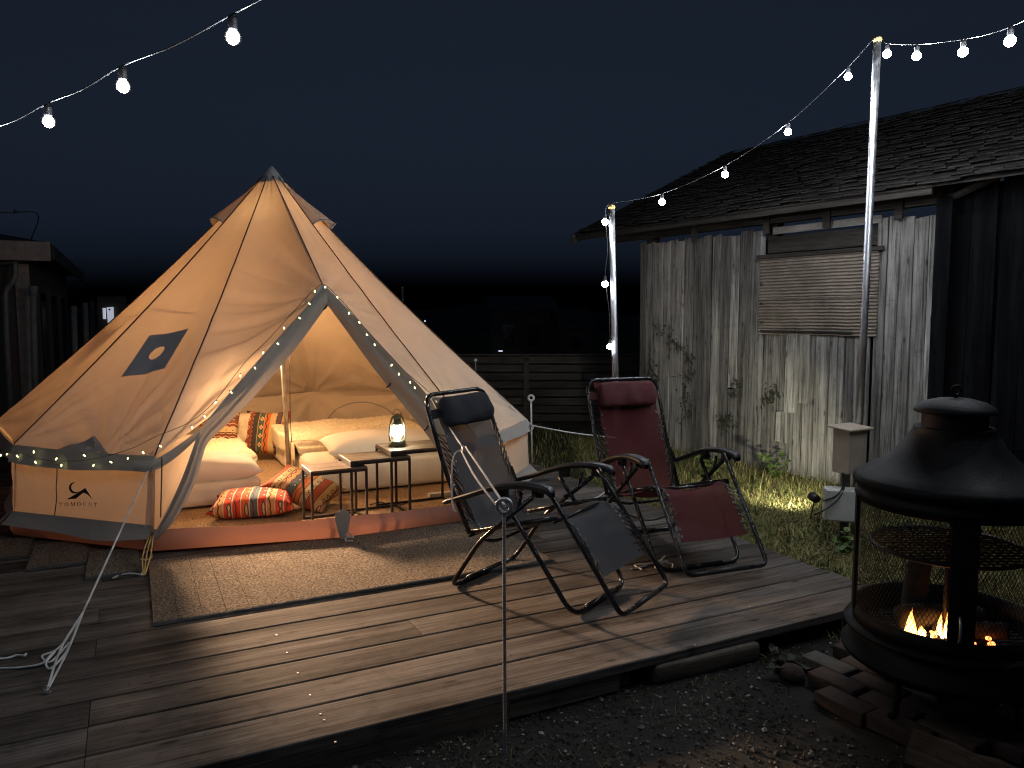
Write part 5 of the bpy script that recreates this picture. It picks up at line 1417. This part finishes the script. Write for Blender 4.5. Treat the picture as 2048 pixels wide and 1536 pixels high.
# ------------------------------------------------------------------ old barn
W_0 = Vector((2.63, 7.18, 0)); E1 = Vector((0.553, -0.833, 0)).normalized(); EN = Vector((-E1.y, E1.x, 0))
if EN.dot(Vector((0, -1, 0))) < 0: EN = -EN        # EN points to the viewer's side
AW = math.atan2(E1.y, E1.x); RW = Matrix.Rotation(AW, 3, 'Z')
def bw(t, n, z): return W_0 + E1 * t + EN * n + Vector((0, 0, z))
barn = empty('barn', bw(0, 0, 0), label='old barn of silvered vertical planks with shingle roof', cat='barn')
def vplank(t0, t1, z0, z1, n, mat, parent, seed, name='plank', th=0.018):
    w = t1 - t0; b = B(); V = []; N = 7
    for i in range(N + 1):
        f = i / N; z = lerp(z0, z1, f)
        for (x, y) in ((-w / 2, 0), (-w / 2 + 0.003, -th), (w / 2 - 0.003, -th), (w / 2, 0)):
            xx = x * (1 + 0.03 * nz(f * 3 + seed, x * 9)) + 0.004 * nz(f * 2.2 + seed)
            zz = z - z0
            if i == N: zz += 0.02 * nz(seed * 3.3, x * 12) + (0.015 * random.random() if x > 0 else 0)
            if i == 0: zz += 0.015 * abs(nz(seed * 2.1, x * 10))
            V.append(Vector((xx, y + 0.004 * nz(f * 2.5 + seed, 4.0), zz)))
    F = [(0, 1, 2, 3), tuple(N * 4 + k for k in (3, 2, 1, 0))]
    for i in range(N):
        for k in range(4): F.append((i * 4 + k, i * 4 + (k + 1) % 4, (i + 1) * 4 + (k + 1) % 4, (i + 1) * 4 + k))
    b.add(V, F)
    return b.build(name, mat, parent, loc=bw((t0 + t1) / 2, n, z0), rot=RW @ Matrix.Rotation(random.uniform(-0.007, 0.007), 3, 'Y'))
# which local y is outward?
OUT = (RW @ Vector((0, -1, 0))).dot(EN)
rs = random.Random(21)
def wallrun(t0, t1, z0, z1, mat, parent, wmin=0.085, wmax=0.15, n0=0.0):
    t = t0; i = 0
    while t < t1 - 0.02:
        w = rs.uniform(wmin, wmax); t2 = min(t + w, t1)
        zz1 = z1 + rs.uniform(-0.018, 0.018)
        if rs.random() < 0.13 and z1 > 2:
            zc = rs.uniform(0.35, 0.9)
            vplank(t + 0.003, t2 - 0.002, 0.02, zc - 0.004, n0 + rs.uniform(0, 0.012), mat, parent, rs.random() * 50)
            vplank(t + 0.002, t2 - 0.003, zc, zz1, n0 + 0.006 + rs.uniform(0, 0.012), mat, parent, rs.random() * 50)
        else:
            vplank(t + 0.002 + rs.random() * 0.003, t2 - 0.002, z0 + rs.uniform(0, 0.03), zz1, n0 + rs.uniform(0, 0.014), mat, parent, rs.random() * 50)
        t = t2; i += 1
wallrun(-2.05, -0.33, 0.02, 2.335, M['barn'], barn)
wallrun(-0.33, 0.79, 0.02, 1.42, M['barn'], barn)
wallrun(0.79, 1.36, 0.02, 2.32, M['barn'], barn)
vplank(-0.055, 0.055, 0.62, 1.36, 0.03, M['barn'], barn, 3.3, 'patch_board')
vplank(-0.145, -0.015, 0.33, 0.62, 0.028, M['barn'], barn, 9.1, 'patch_board')
vplank(0.10, 0.20, 0.72, 1.36, 0.026, M['barn'], barn, 19.1, 'patch_board')
def hbeam(name, t0, t1, z0, z1, n, th, mat, tilt=0.0, parent=None):
    me = plank_mesh(t1 - t0, th, z1 - z0, 0.004, seed=rs.random() * 9)
    return link(name, me, mat, parent or barn, loc=bw((t0 + t1) / 2, n, z1), rot=RW @ Matrix.Rotation(tilt, 3, 'Y'))
# closed-off window: board, pale strip, corrugated sheet and its rails
hbeam('header_board', -0.31, 0.85, 2.12, 2.275, 0.004, 0.022, M['barnbeam'])
hbeam('pale_strip', -0.25, 0.83, 2.295, 2.36, 0.02, 0.02, M['paleboard'], -0.006)
b = B(); NW = 25
def cor_(u, v):
    return bw(lerp(-0.375, 0.83, u) + 0.006 * nz(v * 20, 1.0), 0.04 + 0.011 * math.sin(2 * math.pi * NW * v) + 0.006 * nz(u * 5, v * 3), lerp(1.352, 2.085, v) + 0.006 * nz(u * 7, 3.0) * (1 - v))
b.grid(cor_, 30, 200); cs = b.build('corrugated_sheet', M['corr'], barn, smooth=True)
hbeam('batten', -0.40, 0.88, 2.070, 2.105, 0.062, 0.02, M['barnbeam'])
hbeam('batten', -0.34, 0.62, 1.375, 1.392, 0.058, 0.012, M['barnbeam'])
hbeam('batten', -0.36, 0.84, 1.690, 1.700, 0.054, 0.008, M['corr'])
for v_ in (0.15, 0.4, 0.65):
    b = B(); b.ball(cor_(0.03, v_) + EN * 0.012, 0.012, 8, 6); b.build('rivet', M['black_plastic'], cs)
# frame posts and eave beam
for t_ in (-1.98, -0.31, 1.30):
    b = B(); b.box((0, 0, 0), (0.11, 0.10, 2.47)); b.build('post', M['barnbeam'], barn, loc=bw(t_, -0.09, 1.24), rot=RW)
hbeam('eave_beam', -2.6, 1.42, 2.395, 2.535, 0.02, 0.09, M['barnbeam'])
for t_ in (-0.29, 0.35, 1.0, -1.2):
    hbeam('cleat', t_ - 0.035, t_ + 0.035, 2.30, 2.50, 0.075, 0.02, M['barnbeam'])
b = B(); b.tube([bw(0.98, 0.0, 2.33), bw(1.06, 0.01, 2.41)], 0.012, 6); b.build('brace', M['barn'], barn)
b = B(); b.tube([bw(0.93, 0.0, 2.33), bw(1.01, 0.01, 2.41)], 0.012, 6); b.build('brace', M['barn'], barn)
# dark inside wall, end wall, so the gap under the eave shows the night-dark interior
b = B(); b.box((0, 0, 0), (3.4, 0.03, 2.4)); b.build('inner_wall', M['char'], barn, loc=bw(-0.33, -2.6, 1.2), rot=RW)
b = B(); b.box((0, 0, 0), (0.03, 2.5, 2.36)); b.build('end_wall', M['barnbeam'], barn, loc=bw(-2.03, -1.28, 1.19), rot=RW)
b = B(); b.box((0, 0, 0), (3.3, 0.012, 2.24)); b.build('gap_backing', M['char'], barn, loc=bw(-0.34, -0.032, 1.13), rot=RW)  # unseen black sheet, added so the plank gaps stay dark
# roof with shingle courses
SL = math.tan(R(25)); roof_n0, roof_z0 = 0.36, 2.50
def rf(t, d, up=0.0): return bw(t, roof_n0 - d, roof_z0 + d * SL + up)
roof = None
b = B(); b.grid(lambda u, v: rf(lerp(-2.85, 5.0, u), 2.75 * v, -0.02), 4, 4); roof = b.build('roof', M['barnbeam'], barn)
sg = B(); rows = 26
for r_ in range(rows):
    d0 = 2.75 * r_ / rows - 0.03; t = -2.88 + rs.uniform(0, 0.1)
    while t < 5.0:
        w = rs.uniform(0.10, 0.24); l = 2.75 / rows * rs.uniform(1.25, 1.6); j = rs.uniform(-0.022, 0.02); up0 = 0.026 + rs.uniform(-0.004, 0.018); up1 = 0.006
        a0, a1_, a2, a3 = rf(t, d0 + j, up0), rf(t + w - 0.006, d0 + j + rs.uniform(-.01, .01), up0), rf(t + w - 0.006, d0 + l, up1), rf(t, d0 + l, up1)
        dn = Vector((0, 0, -0.011))
        sg.add([a0, a1_, a2, a3, a0 + dn, a1_ + dn], [(0, 1, 2, 3), (0, 4, 5, 1)]); t += w
kind(sg.build('shingles', M['shingle'], roof), 'stuff')
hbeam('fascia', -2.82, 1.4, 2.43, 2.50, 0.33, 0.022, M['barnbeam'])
b = B(); V0 = rf(-2.87, -0.02, -0.05); V1 = rf(-2.87, 2.78, -0.05); b.box((0, 0, 0), (0.03, 3.1, 0.11)); b.build('barge_board', M['barnbeam'], barn, loc=(V0 + V1) / 2, rot=RW @ Matrix.Rotation(math.atan(SL), 3, 'X'))
# charred lean-to bay beside it
lt = empty('lean_to', bw(2.6, 0.05, 0), label='black charred plank bay adjoining the silvered barn wall', cat='shed')
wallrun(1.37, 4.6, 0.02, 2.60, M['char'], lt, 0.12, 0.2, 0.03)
b = B(); b.box((0, 0, 0), (3.2, 0.012, 2.5)); b.build('gap_backing', M['char'], lt, loc=bw(3.0, -0.01, 1.26), rot=RW)  # unseen black sheet, added to keep sky from showing between planks
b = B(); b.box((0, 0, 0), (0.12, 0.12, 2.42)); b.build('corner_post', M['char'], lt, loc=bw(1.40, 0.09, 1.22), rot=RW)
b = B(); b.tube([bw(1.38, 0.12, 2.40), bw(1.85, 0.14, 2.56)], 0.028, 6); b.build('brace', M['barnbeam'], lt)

# vines on the planks: stems with leaf faces
def leaf_faces(b, p, d, n, s):
    side = d.cross(n).normalized() * s * 0.42
    b.add([p, p + d * s * 0.35 + side + n * s * 0.08, p + d * s, p + d * s * 0.35 - side + n * s * 0.08], [(0, 1, 2), (0, 2, 3)])
def vine(label, pxs, seed, nleaf, spread):
    r_ = random.Random(seed)
    P = []
    for u, v in pxs:
        d = ray(u, v); t = (bw(0, 0.035, 0) - Vector((0, 0, CAM_Z))).dot(EN) / d.dot(EN); P.append(Vector((0, 0, CAM_Z)) + d * t)
    e = empty('climbing_vine', P[0], label=label, cat='vine'); C_ = crom(P, 8)
    b = B(); b.tube(C_, 0.003, 5); b.build('stem', M['stem'], e)
    b = B()
    for i in range(nleaf):
        q = r_.choice(C_) + E1 * r_.gauss(0, spread) + Vector((0, 0, r_.gauss(0, spread))) + EN * r_.uniform(0.0, 0.03)
        d = (E1 * r_.uniform(-1, 1) + Vector((0, 0, r_.uniform(-1, 0.6)))).normalized(); leaf_faces(b, q, d, (EN + Vector((r_.gauss(0, .4), 0, r_.gauss(0, .4)))).normalized(), r_.uniform(0.02, 0.042))
    b.build('leaves', M['vineleaf'], e)
vine('dark vine straggling down the plank wall left of the corrugated sheet', [(1325, 660), (1345, 680), (1368, 700), (1385, 725), (1375, 760), (1370, 800), (1378, 840)], 1, 120, 0.05)
vine('small dark vine tuft low on the planks behind the burgundy recliner', [(1440, 850), (1452, 838), (1466, 845)], 2, 45, 0.05)
vine('small dark vine tuft on the planks under the corrugated sheet', [(1535, 800), (1545, 795), (1556, 778)], 3, 45, 0.045)
vine('dark vine sprig at the far end of the plank wall', [(1298, 725), (1308, 745), (1305, 765)], 4, 40, 0.05)
vine('thin dark vine sprig beside the small patch board', [(1465, 770), (1470, 785), (1478, 760)], 5, 22, 0.035)

# weeds
def weed(label, u, v, h, n, seed, mat=None):
    r_ = random.Random(seed); p = pz(u, v, GZ); e = empty('weed', p, label=label, cat='plant')
    sb = B(); lb = B()
    for i in range(n):
        a = r_.uniform(0, 6.28); le = r_.uniform(0.05, 0.16); hh = h * r_.uniform(0.5, 1.0)
        q = [p, p + Vector((math.cos(a) * le * 0.3, math.sin(a) * le * 0.3, hh * 0.5)), p + Vector((math.cos(a) * le, math.sin(a) * le, hh))]
        C_ = crom(q, 6); sb.tube(C_, 0.0025, 5)
        for k in range(16):
            s_ = C_[r_.randint(3, len(C_) - 1)]; d = Vector((r_.uniform(-1, 1), r_.uniform(-1, 1), r_.uniform(-0.2, 0.5))).normalized()
            leaf_faces(lb, s_, d, Vector((r_.gauss(0, .4), r_.gauss(-.3, .4), 1)).normalized(), r_.uniform(0.03, 0.06))
    sb.build('stems', M['stem'], e); lb.build('leaves', mat or M['leaf'], e)
weed('tall leafy weed against the plank wall near the electrical boxes', 1548, 965, 0.30, 9, 1)
weed('bushy weed at the wall foot behind the burgundy armrest', 1412, 960, 0.30, 10, 2)
weed('leafy weed in the grass seen through the fire pit mesh', 1775, 1105, 0.20, 8, 3)
weed('low weed at the deck side in front of the pale enclosure', 1690, 1110, 0.14, 6, 4)
weed('small dark weed at the deck corner near the bricks', 1565, 1345, 0.07, 5, 5, M['vineleaf'])

# ------------------------------------------------------------------ grass and gravel
r_ = random.Random(3); g = B(); gv = []; gf = []
def blade(x, y, h, w, lean, a):
    ca_, sa = math.cos(a), math.sin(a); n = len(gv)
    lx, ly = math.cos(a + 1.57) * lean, math.sin(a + 1.57) * lean
    gv.extend([(x - w * ca_, y - w * sa, 0), (x + w * ca_, y + w * sa, 0), (x + lx * 0.45 + w * .7 * ca_, y + ly * 0.45 + w * .7 * sa, h * 0.65), (x + lx * 0.45 - w * .7 * ca_, y + ly * 0.45 - w * .7 * sa, h * 0.65), (x + lx, y + ly, h * r_.uniform(0.75, 1.0))])
    gf.extend([(n, n + 1, n + 2, n + 3), (n + 3, n + 2, n + 4)])
def free(x, y):
    s_ = x * D1.x + y * D1.y; t_ = x * D2.x + y * D2.y
    if S_L - 0.05 < s_ < S_R + 0.01 and T_F < t_ < T_B + 0.02: return False
    if (Vector((x, y, 0)) - W_0).dot(EN) < 0.03: return False
    if (x - 1.63) ** 2 + (y - 2.9) ** 2 < 0.62 ** 2: return False
    return True
cnt = 0
while cnt < 42000:
    x, y = r_.uniform(0.7, 4.2), r_.uniform(3.3, 9.2)
    if not free(x, y): continue
    dens = 0.35 + 0.65 * clamp(0.5 + 1.4 * nz(x * 1.6, y * 1.6))
    if r_.random() > dens: continue
    near = clamp(1 - (Vector((x, y, 0)) - W_0).dot(EN) / 0.9)
    h = r_.uniform(0.025, 0.075) + near * r_.uniform(0, 0.16) * r_.random() + (0.07 if r_.random() < 0.05 else 0)
    blade(x, y, h * (0.5 if r_.random() < 0.45 else 1.0), r_.uniform(0.0018, 0.0042), r_.uniform(0.02, 0.15), r_.uniform(0, 6.28)); cnt += 1
cnt = 0
while cnt < 5000:
    x, y = r_.uniform(-4.5, 1.8), r_.uniform(6.5, 11.2)
    if not free(x, y) or (x - CX) ** 2 + (y - CY) ** 2 < 5: continue
    blade(x, y, r_.uniform(0.03, 0.1), r_.uniform(0.002, 0.004), r_.uniform(0.01, 0.06), r_.uniform(0, 6.28)); cnt += 1
cnt = 0
while cnt < 1500:      # sparse tufts in the gravel under the deck edge
    s_, t_ = r_.uniform(-1.2, 3.2), T_F - abs(r_.gauss(0, 0.35)) - 0.01
    p = st(s_, t_)
    if nz(p.x * 3, p.y * 3) < 0.1 or not free(p.x, p.y): cnt += 0.2; continue
    blade(p.x, p.y, r_.uniform(0.01, 0.04), 0.0013, r_.uniform(0.01, 0.05), r_.uniform(0, 6.28)); cnt += 1
g.v, g.f = gv, gf
kind(g.build('grass', M['grass']), 'stuff')['label'] = 'short dry grass around the deck and barn foot'
pb = B(); V = []; F = []
for i in range(17000):
    s_, t_ = r_.uniform(-1.6, 3.9), T_F - r_.uniform(-0.06, 1.5) ** 1.0
    p = st(s_, t_); x, y = p.x, p.y
    if (x - 1.63) ** 2 + (y - 2.9) ** 2 < 0.5 ** 2 and r_.random() < 0.8: continue
    k = r_.uniform(0.0025, 0.0085) * (1.8 if r_.random() < 0.05 else 1); n = len(V); a = r_.uniform(0, 3)
    ca_, sa = math.cos(a), math.sin(a); e1, e2 = r_.uniform(0.8, 1.5), r_.uniform(0.7, 1.1); z = 0.006 + k * 0.3
    for dx, dy, dz in ((e1, 0, 0), (0, e2, 0), (-e1, 0, 0), (0, -e2, 0), (0.1, 0.1, 0.65), (0, 0, -0.6)):
        V.append((x + k * (dx * ca_ - dy * sa), y + k * (dx * sa + dy * ca_), z + k * dz))
    F += [(n, n + 1, n + 4), (n + 1, n + 2, n + 4), (n + 2, n + 3, n + 4), (n + 3, n, n + 4), (n + 1, n, n + 5), (n + 2, n + 1, n + 5), (n + 3, n + 2, n + 5), (n, n + 3, n + 5)]
pb.v, pb.f = V, F
kind(pb.build('gravel', M['pebble']), 'stuff')['label'] = 'dark fine gravel in front of the deck'

# ------------------------------------------------------------------ slatted fence behind the tent
FYY = 10.9
fen = empty('slat_fence', (0.6, FYY, 0), label='low dark horizontal slat fence behind the tent', cat='fence')
ftop = pd(1000, 712, FYY).z
for x in (-2.3, -1.05, 0.2, 1.45, 2.7):
    b = B(); b.box((0, 0, 0), (0.075, 0.06, ftop + 0.01)); b.build('post', M['fence'], fen, loc=(x, FYY, (ftop + 0.01) / 2))
x0 = -2.3
for i in range(4):
    for k in range(8):
        z = ftop - 0.055 - k * 0.118
        me = plank_mesh(1.25 - 0.08, 0.016, 0.098, 0.002, seed=i * 9 + k)
        link('slat', me, M['fence'], fen, loc=(x0 + 0.625 + i * 1.25, FYY + (-0.022 if (k + i) % 2 else 0.022), z + 0.049))
b = B(); b.box((0, 0, 0), (5.1, 0.09, 0.02)); b.build('top_rail', M['fence'], fen, loc=(0.2, FYY, ftop + 0.021))
p = pd(935, 736, FYY - 0.06); b = B(); b.box(p, (0.05, 0.03, 0.10)); b.box(p + Vector((0, -0.018, 0.03)), (0.03, 0.006, 0.02)); tag(b.build('fence_lamp', M['box_white']), 'small white box fixed on the slatted fence', 'box')
# thin mast
p = pd(805, 576, 16.0); b = B(); b.tube([(p.x, p.y, 0), p], [0.028, 0.02], 8); b.ball(p, 0.03, 8, 6); tag(b.build('mast', M['steel_dull'], smooth=True), 'thin pale mast rising beyond the tent and fence', 'mast')

# ------------------------------------------------------------------ houses
def house(name, label, c, w, d, h, rise, rz, wins, wallm, trimm, over=0.35):
    Rz = Matrix.Rotation(rz, 3, 'Z'); e = empty(name, c, label=label, cat='house'); C0 = Vector(c)
    def P(x, y, z): return C0 + Rz @ Vector((x, y, z))
    b = B()
    pr = [P(-w / 2, -d / 2, 0), P(w / 2, -d / 2, 0), P(w / 2, d / 2, 0), P(-w / 2, d / 2, 0)]
    b.prism(pr, (0, 0, h)); b.build('wall', wallm, e)
    for x, z, ww, hh in wins:
        b = B(); b.box(P(x, -d / 2 - 0.01, z), (ww, 0.05, hh), Rz); f = b.build('window', trimm, e)
        b = B(); b.box(P(x, -d / 2 - 0.04, z), (ww - 0.12, 0.02, hh - 0.12), Rz); b.build('pane', M['glassdark'], f)
    b = B(); o = over
    A = [P(-w / 2 - o, -d / 2 - o, h), P(w / 2 + o, -d / 2 - o, h), P(w / 2 + o, 0, h + rise), P(-w / 2 - o, 0, h + rise)]
    A2 = [P(-w / 2 - o, d / 2 + o, h), P(w / 2 + o, d / 2 + o, h), P(w / 2 + o, 0, h + rise + 0.002), P(-w / 2 - o, 0, h + rise + 0.002)]
    b.prism(A, (0, 0, 0.12)); b.prism(A2, (0, 0, 0.12)); rf_ = b.build('roof', M['houseroof'], e)
    b = B(); b.prism([P(-w / 2, -d / 2 + 0.02, h), P(-w / 2, d / 2 - 0.02, h), P(-w / 2, 0, h + rise - 0.05)], Rz @ Vector((w, 0, 0))); b.build('gable', wallm, e)
    b = B(); b.box(P(0, -d / 2 - o - 0.02, h + 0.03), (w + 2 * o, 0.03, 0.2), Rz); b.build('fascia', trimm, e)
    return e
c = pd(1040, 640, 26.0); house('house', 'dark far house with low roof beyond the fence', (c.x, 26.0, 0), 2.0, 3.0, 1.75, 0.3, 0.05, [(-0.45, 0.9, 0.5, 0.8), (0.35, 0.9, 0.5, 0.8)], M['housewall'], M['housewall'], 0.1)
c = pd(1140, 660, 24.0); house('house', 'small dark gabled outhouse beside the far house', (c.x, 24.0, 0), 0.9, 2.0, 1.2, 0.45, 0.1, [(0.0, 0.7, 0.4, 0.5)], M['housewall'], M['housewall'], 0.1)
p = pd(1001, 702, 24.0); b = B(); b.box(p, (0.13, 0.05, 0.03)); tag(b.build('far_lamp', M['farlight']), 'tiny bluish lit lamp beyond the fence top', 'lamp')
p = pd(850, 642, 26.0); b = B(); b.ball(p, 0.025, 8, 6); tag(b.build('far_lamp', M['farlight']), 'tiny white point of light far behind the tent', 'lamp')

# neighbour's house on the left
K = pd(62, 640, 10.2); K = Vector((K.x, K.y, 0)); nh = empty('neighbour_house', K, label='dark flat-eaved house with pale fascia and downpipes beside the tent', cat='house')
hz = 2.36
def kk(a, b_, z): return K + D1 * a + D2 * b_ + Vector((0, 0, z))
b = B(); b.prism([kk(-5, 0, 0), kk(0, 0, 0), kk(0, 7, 0), kk(-5, 7, 0)], (0, 0, hz)); b.build('wall', M['housewall'], nh)
b = B(); b.prism([kk(-5.4, -0.45, hz + 0.02), kk(0.30, -0.45, hz + 0.02), kk(0.30, 7.3, hz + 0.02), kk(-5.4, 7.3, hz + 0.02)], (0, 0, 0.06)); rr_ = b.build('roof', M['houseroof'], nh)
b = B(); b.prism([kk(-5.4, -0.45, hz + 0.085), kk(0.30, -0.45, hz + 0.085), kk(-2.5, 3.4, hz + 0.8)], (0, 0, 0.01)); b.prism([kk(0.30, -0.45, hz + 0.085), kk(0.30, 7.3, hz + 0.085), kk(-2.5, 3.4, hz + 0.8)], (0, 0, 0.01)); b.build('roof_slope', M['houseroof'], rr_)
b = B(); b.prism([kk(-5.4, -0.47, hz - 0.14), kk(0.30, -0.47, hz - 0.14), kk(0.30, -0.50, hz - 0.14), kk(-5.4, -0.50, hz - 0.14)], (0, 0, 0.24)); b.build('fascia', M['housetrim'], nh)
b = B(); b.prism([kk(0.31, -0.47, hz - 0.12), kk(0.34, -0.47, hz - 0.12), kk(0.34, 7.3, hz - 0.12), kk(0.31, 7.3, hz - 0.12)], (0, 0, 0.18)); b.build('fascia', M['houseroof'], nh)
def pipe(pxs, Y, r, mat=M['pipe']):
    b = B(); b.tube(fillet([pd(u, v, Y) for u, v in pxs], 0.06), r, 10); return b.build('downpipe', mat, nh, smooth=True)
pipe([(-20, 530), (31, 522), (31, 556), (11, 582), (12, 640), (22, 840)], 9.95, 0.032)
pipe([(66, 578), (72, 840)], 10.0, 0.038)
b = B(); b.tube([pd(66, 572, 10.0), pd(66.5, 592, 10.0)], 0.052, 10); b.build('pipe_collar', M['pipe'], nh, smooth=True)
b = B(); b.box((0, 0, 0), (0.16, 0.03, 2.2)); b.build('corner_board', M['housetrim'], nh, loc=kk(-0.07, -0.02, 1.1), rot=ROT1)
for bb, w_ in ((1.2, 0.8), (3.0, 0.9), (5.0, 0.9)):
    b = B(); b.box(kk(0.01, bb, 1.0), (0.06, w_, 1.9), ROT1); f = b.build('door' if bb == 1.2 else 'window', M['housewall'], nh)
    b = B(); b.box(kk(0.045, bb, 1.05), (0.02, w_ - 0.14, 1.6), ROT1); b.build('pane', M['glassdark'], f)
for u_, v0, v1, Y in ((147, 612, 700, 13.0), (170, 605, 690, 14.5), (183, 602, 660, 15.5)):
    p0, p1 = pd(u_, v0, Y), pd(u_, v1, Y); b = B(); b.tube([(p1.x, p1.y, 0), p0], 0.05, 8); b.build('veranda_post', M['pipe'], nh, smooth=True)
# glowing panel beyond it
pe = empty('lit_panel', pd(214, 660, 15.0), label='narrow glowing white panels beyond the neighbour house', cat='lit panel')
b = B(); q = [pd(213, 615, 15.0), pd(225, 614, 15.0), pd(227, 662, 15.0), pd(217, 662, 15.0)]; b.prism(q, (0, 0.04, 0)); b.build('panel', M['panelglow'], pe)
b = B(); q = [pd(205, 616, 15.0), pd(209, 616, 15.0), pd(210, 638, 15.0), pd(206, 638, 15.0)]; b.prism(q, (0, 0.04, 0)); b.build('panel', M['panelglow'], pe)
b = B(); q = pd(219, 619, 14.98); b.ball(q, 0.018, 8, 6); b.build('knob', M['black_plastic'], pe)
p = pd(220, 590, 15.03); b = B(); b.box((p.x, 15.1, 0.95), (0.55, 0.08, 1.9)); b.build('frame', M['housewall'], pe)
p0, p1 = pd(-60, 419, 9.5), pd(75, 428, 9.8)
b = B(); b.tube(crom([p0, (p0 + p1) / 2 + Vector((0, 0, -0.01)), p1, pd(62, 480, 10.1)], 8), 0.007, 6); b.ball(pd(30, 422, 9.66), 0.02, 8, 6)
tag(b.build('overhead_cable', M['cablepale'], smooth=True), 'thin cable strung above the neighbour house fascia', 'cable')
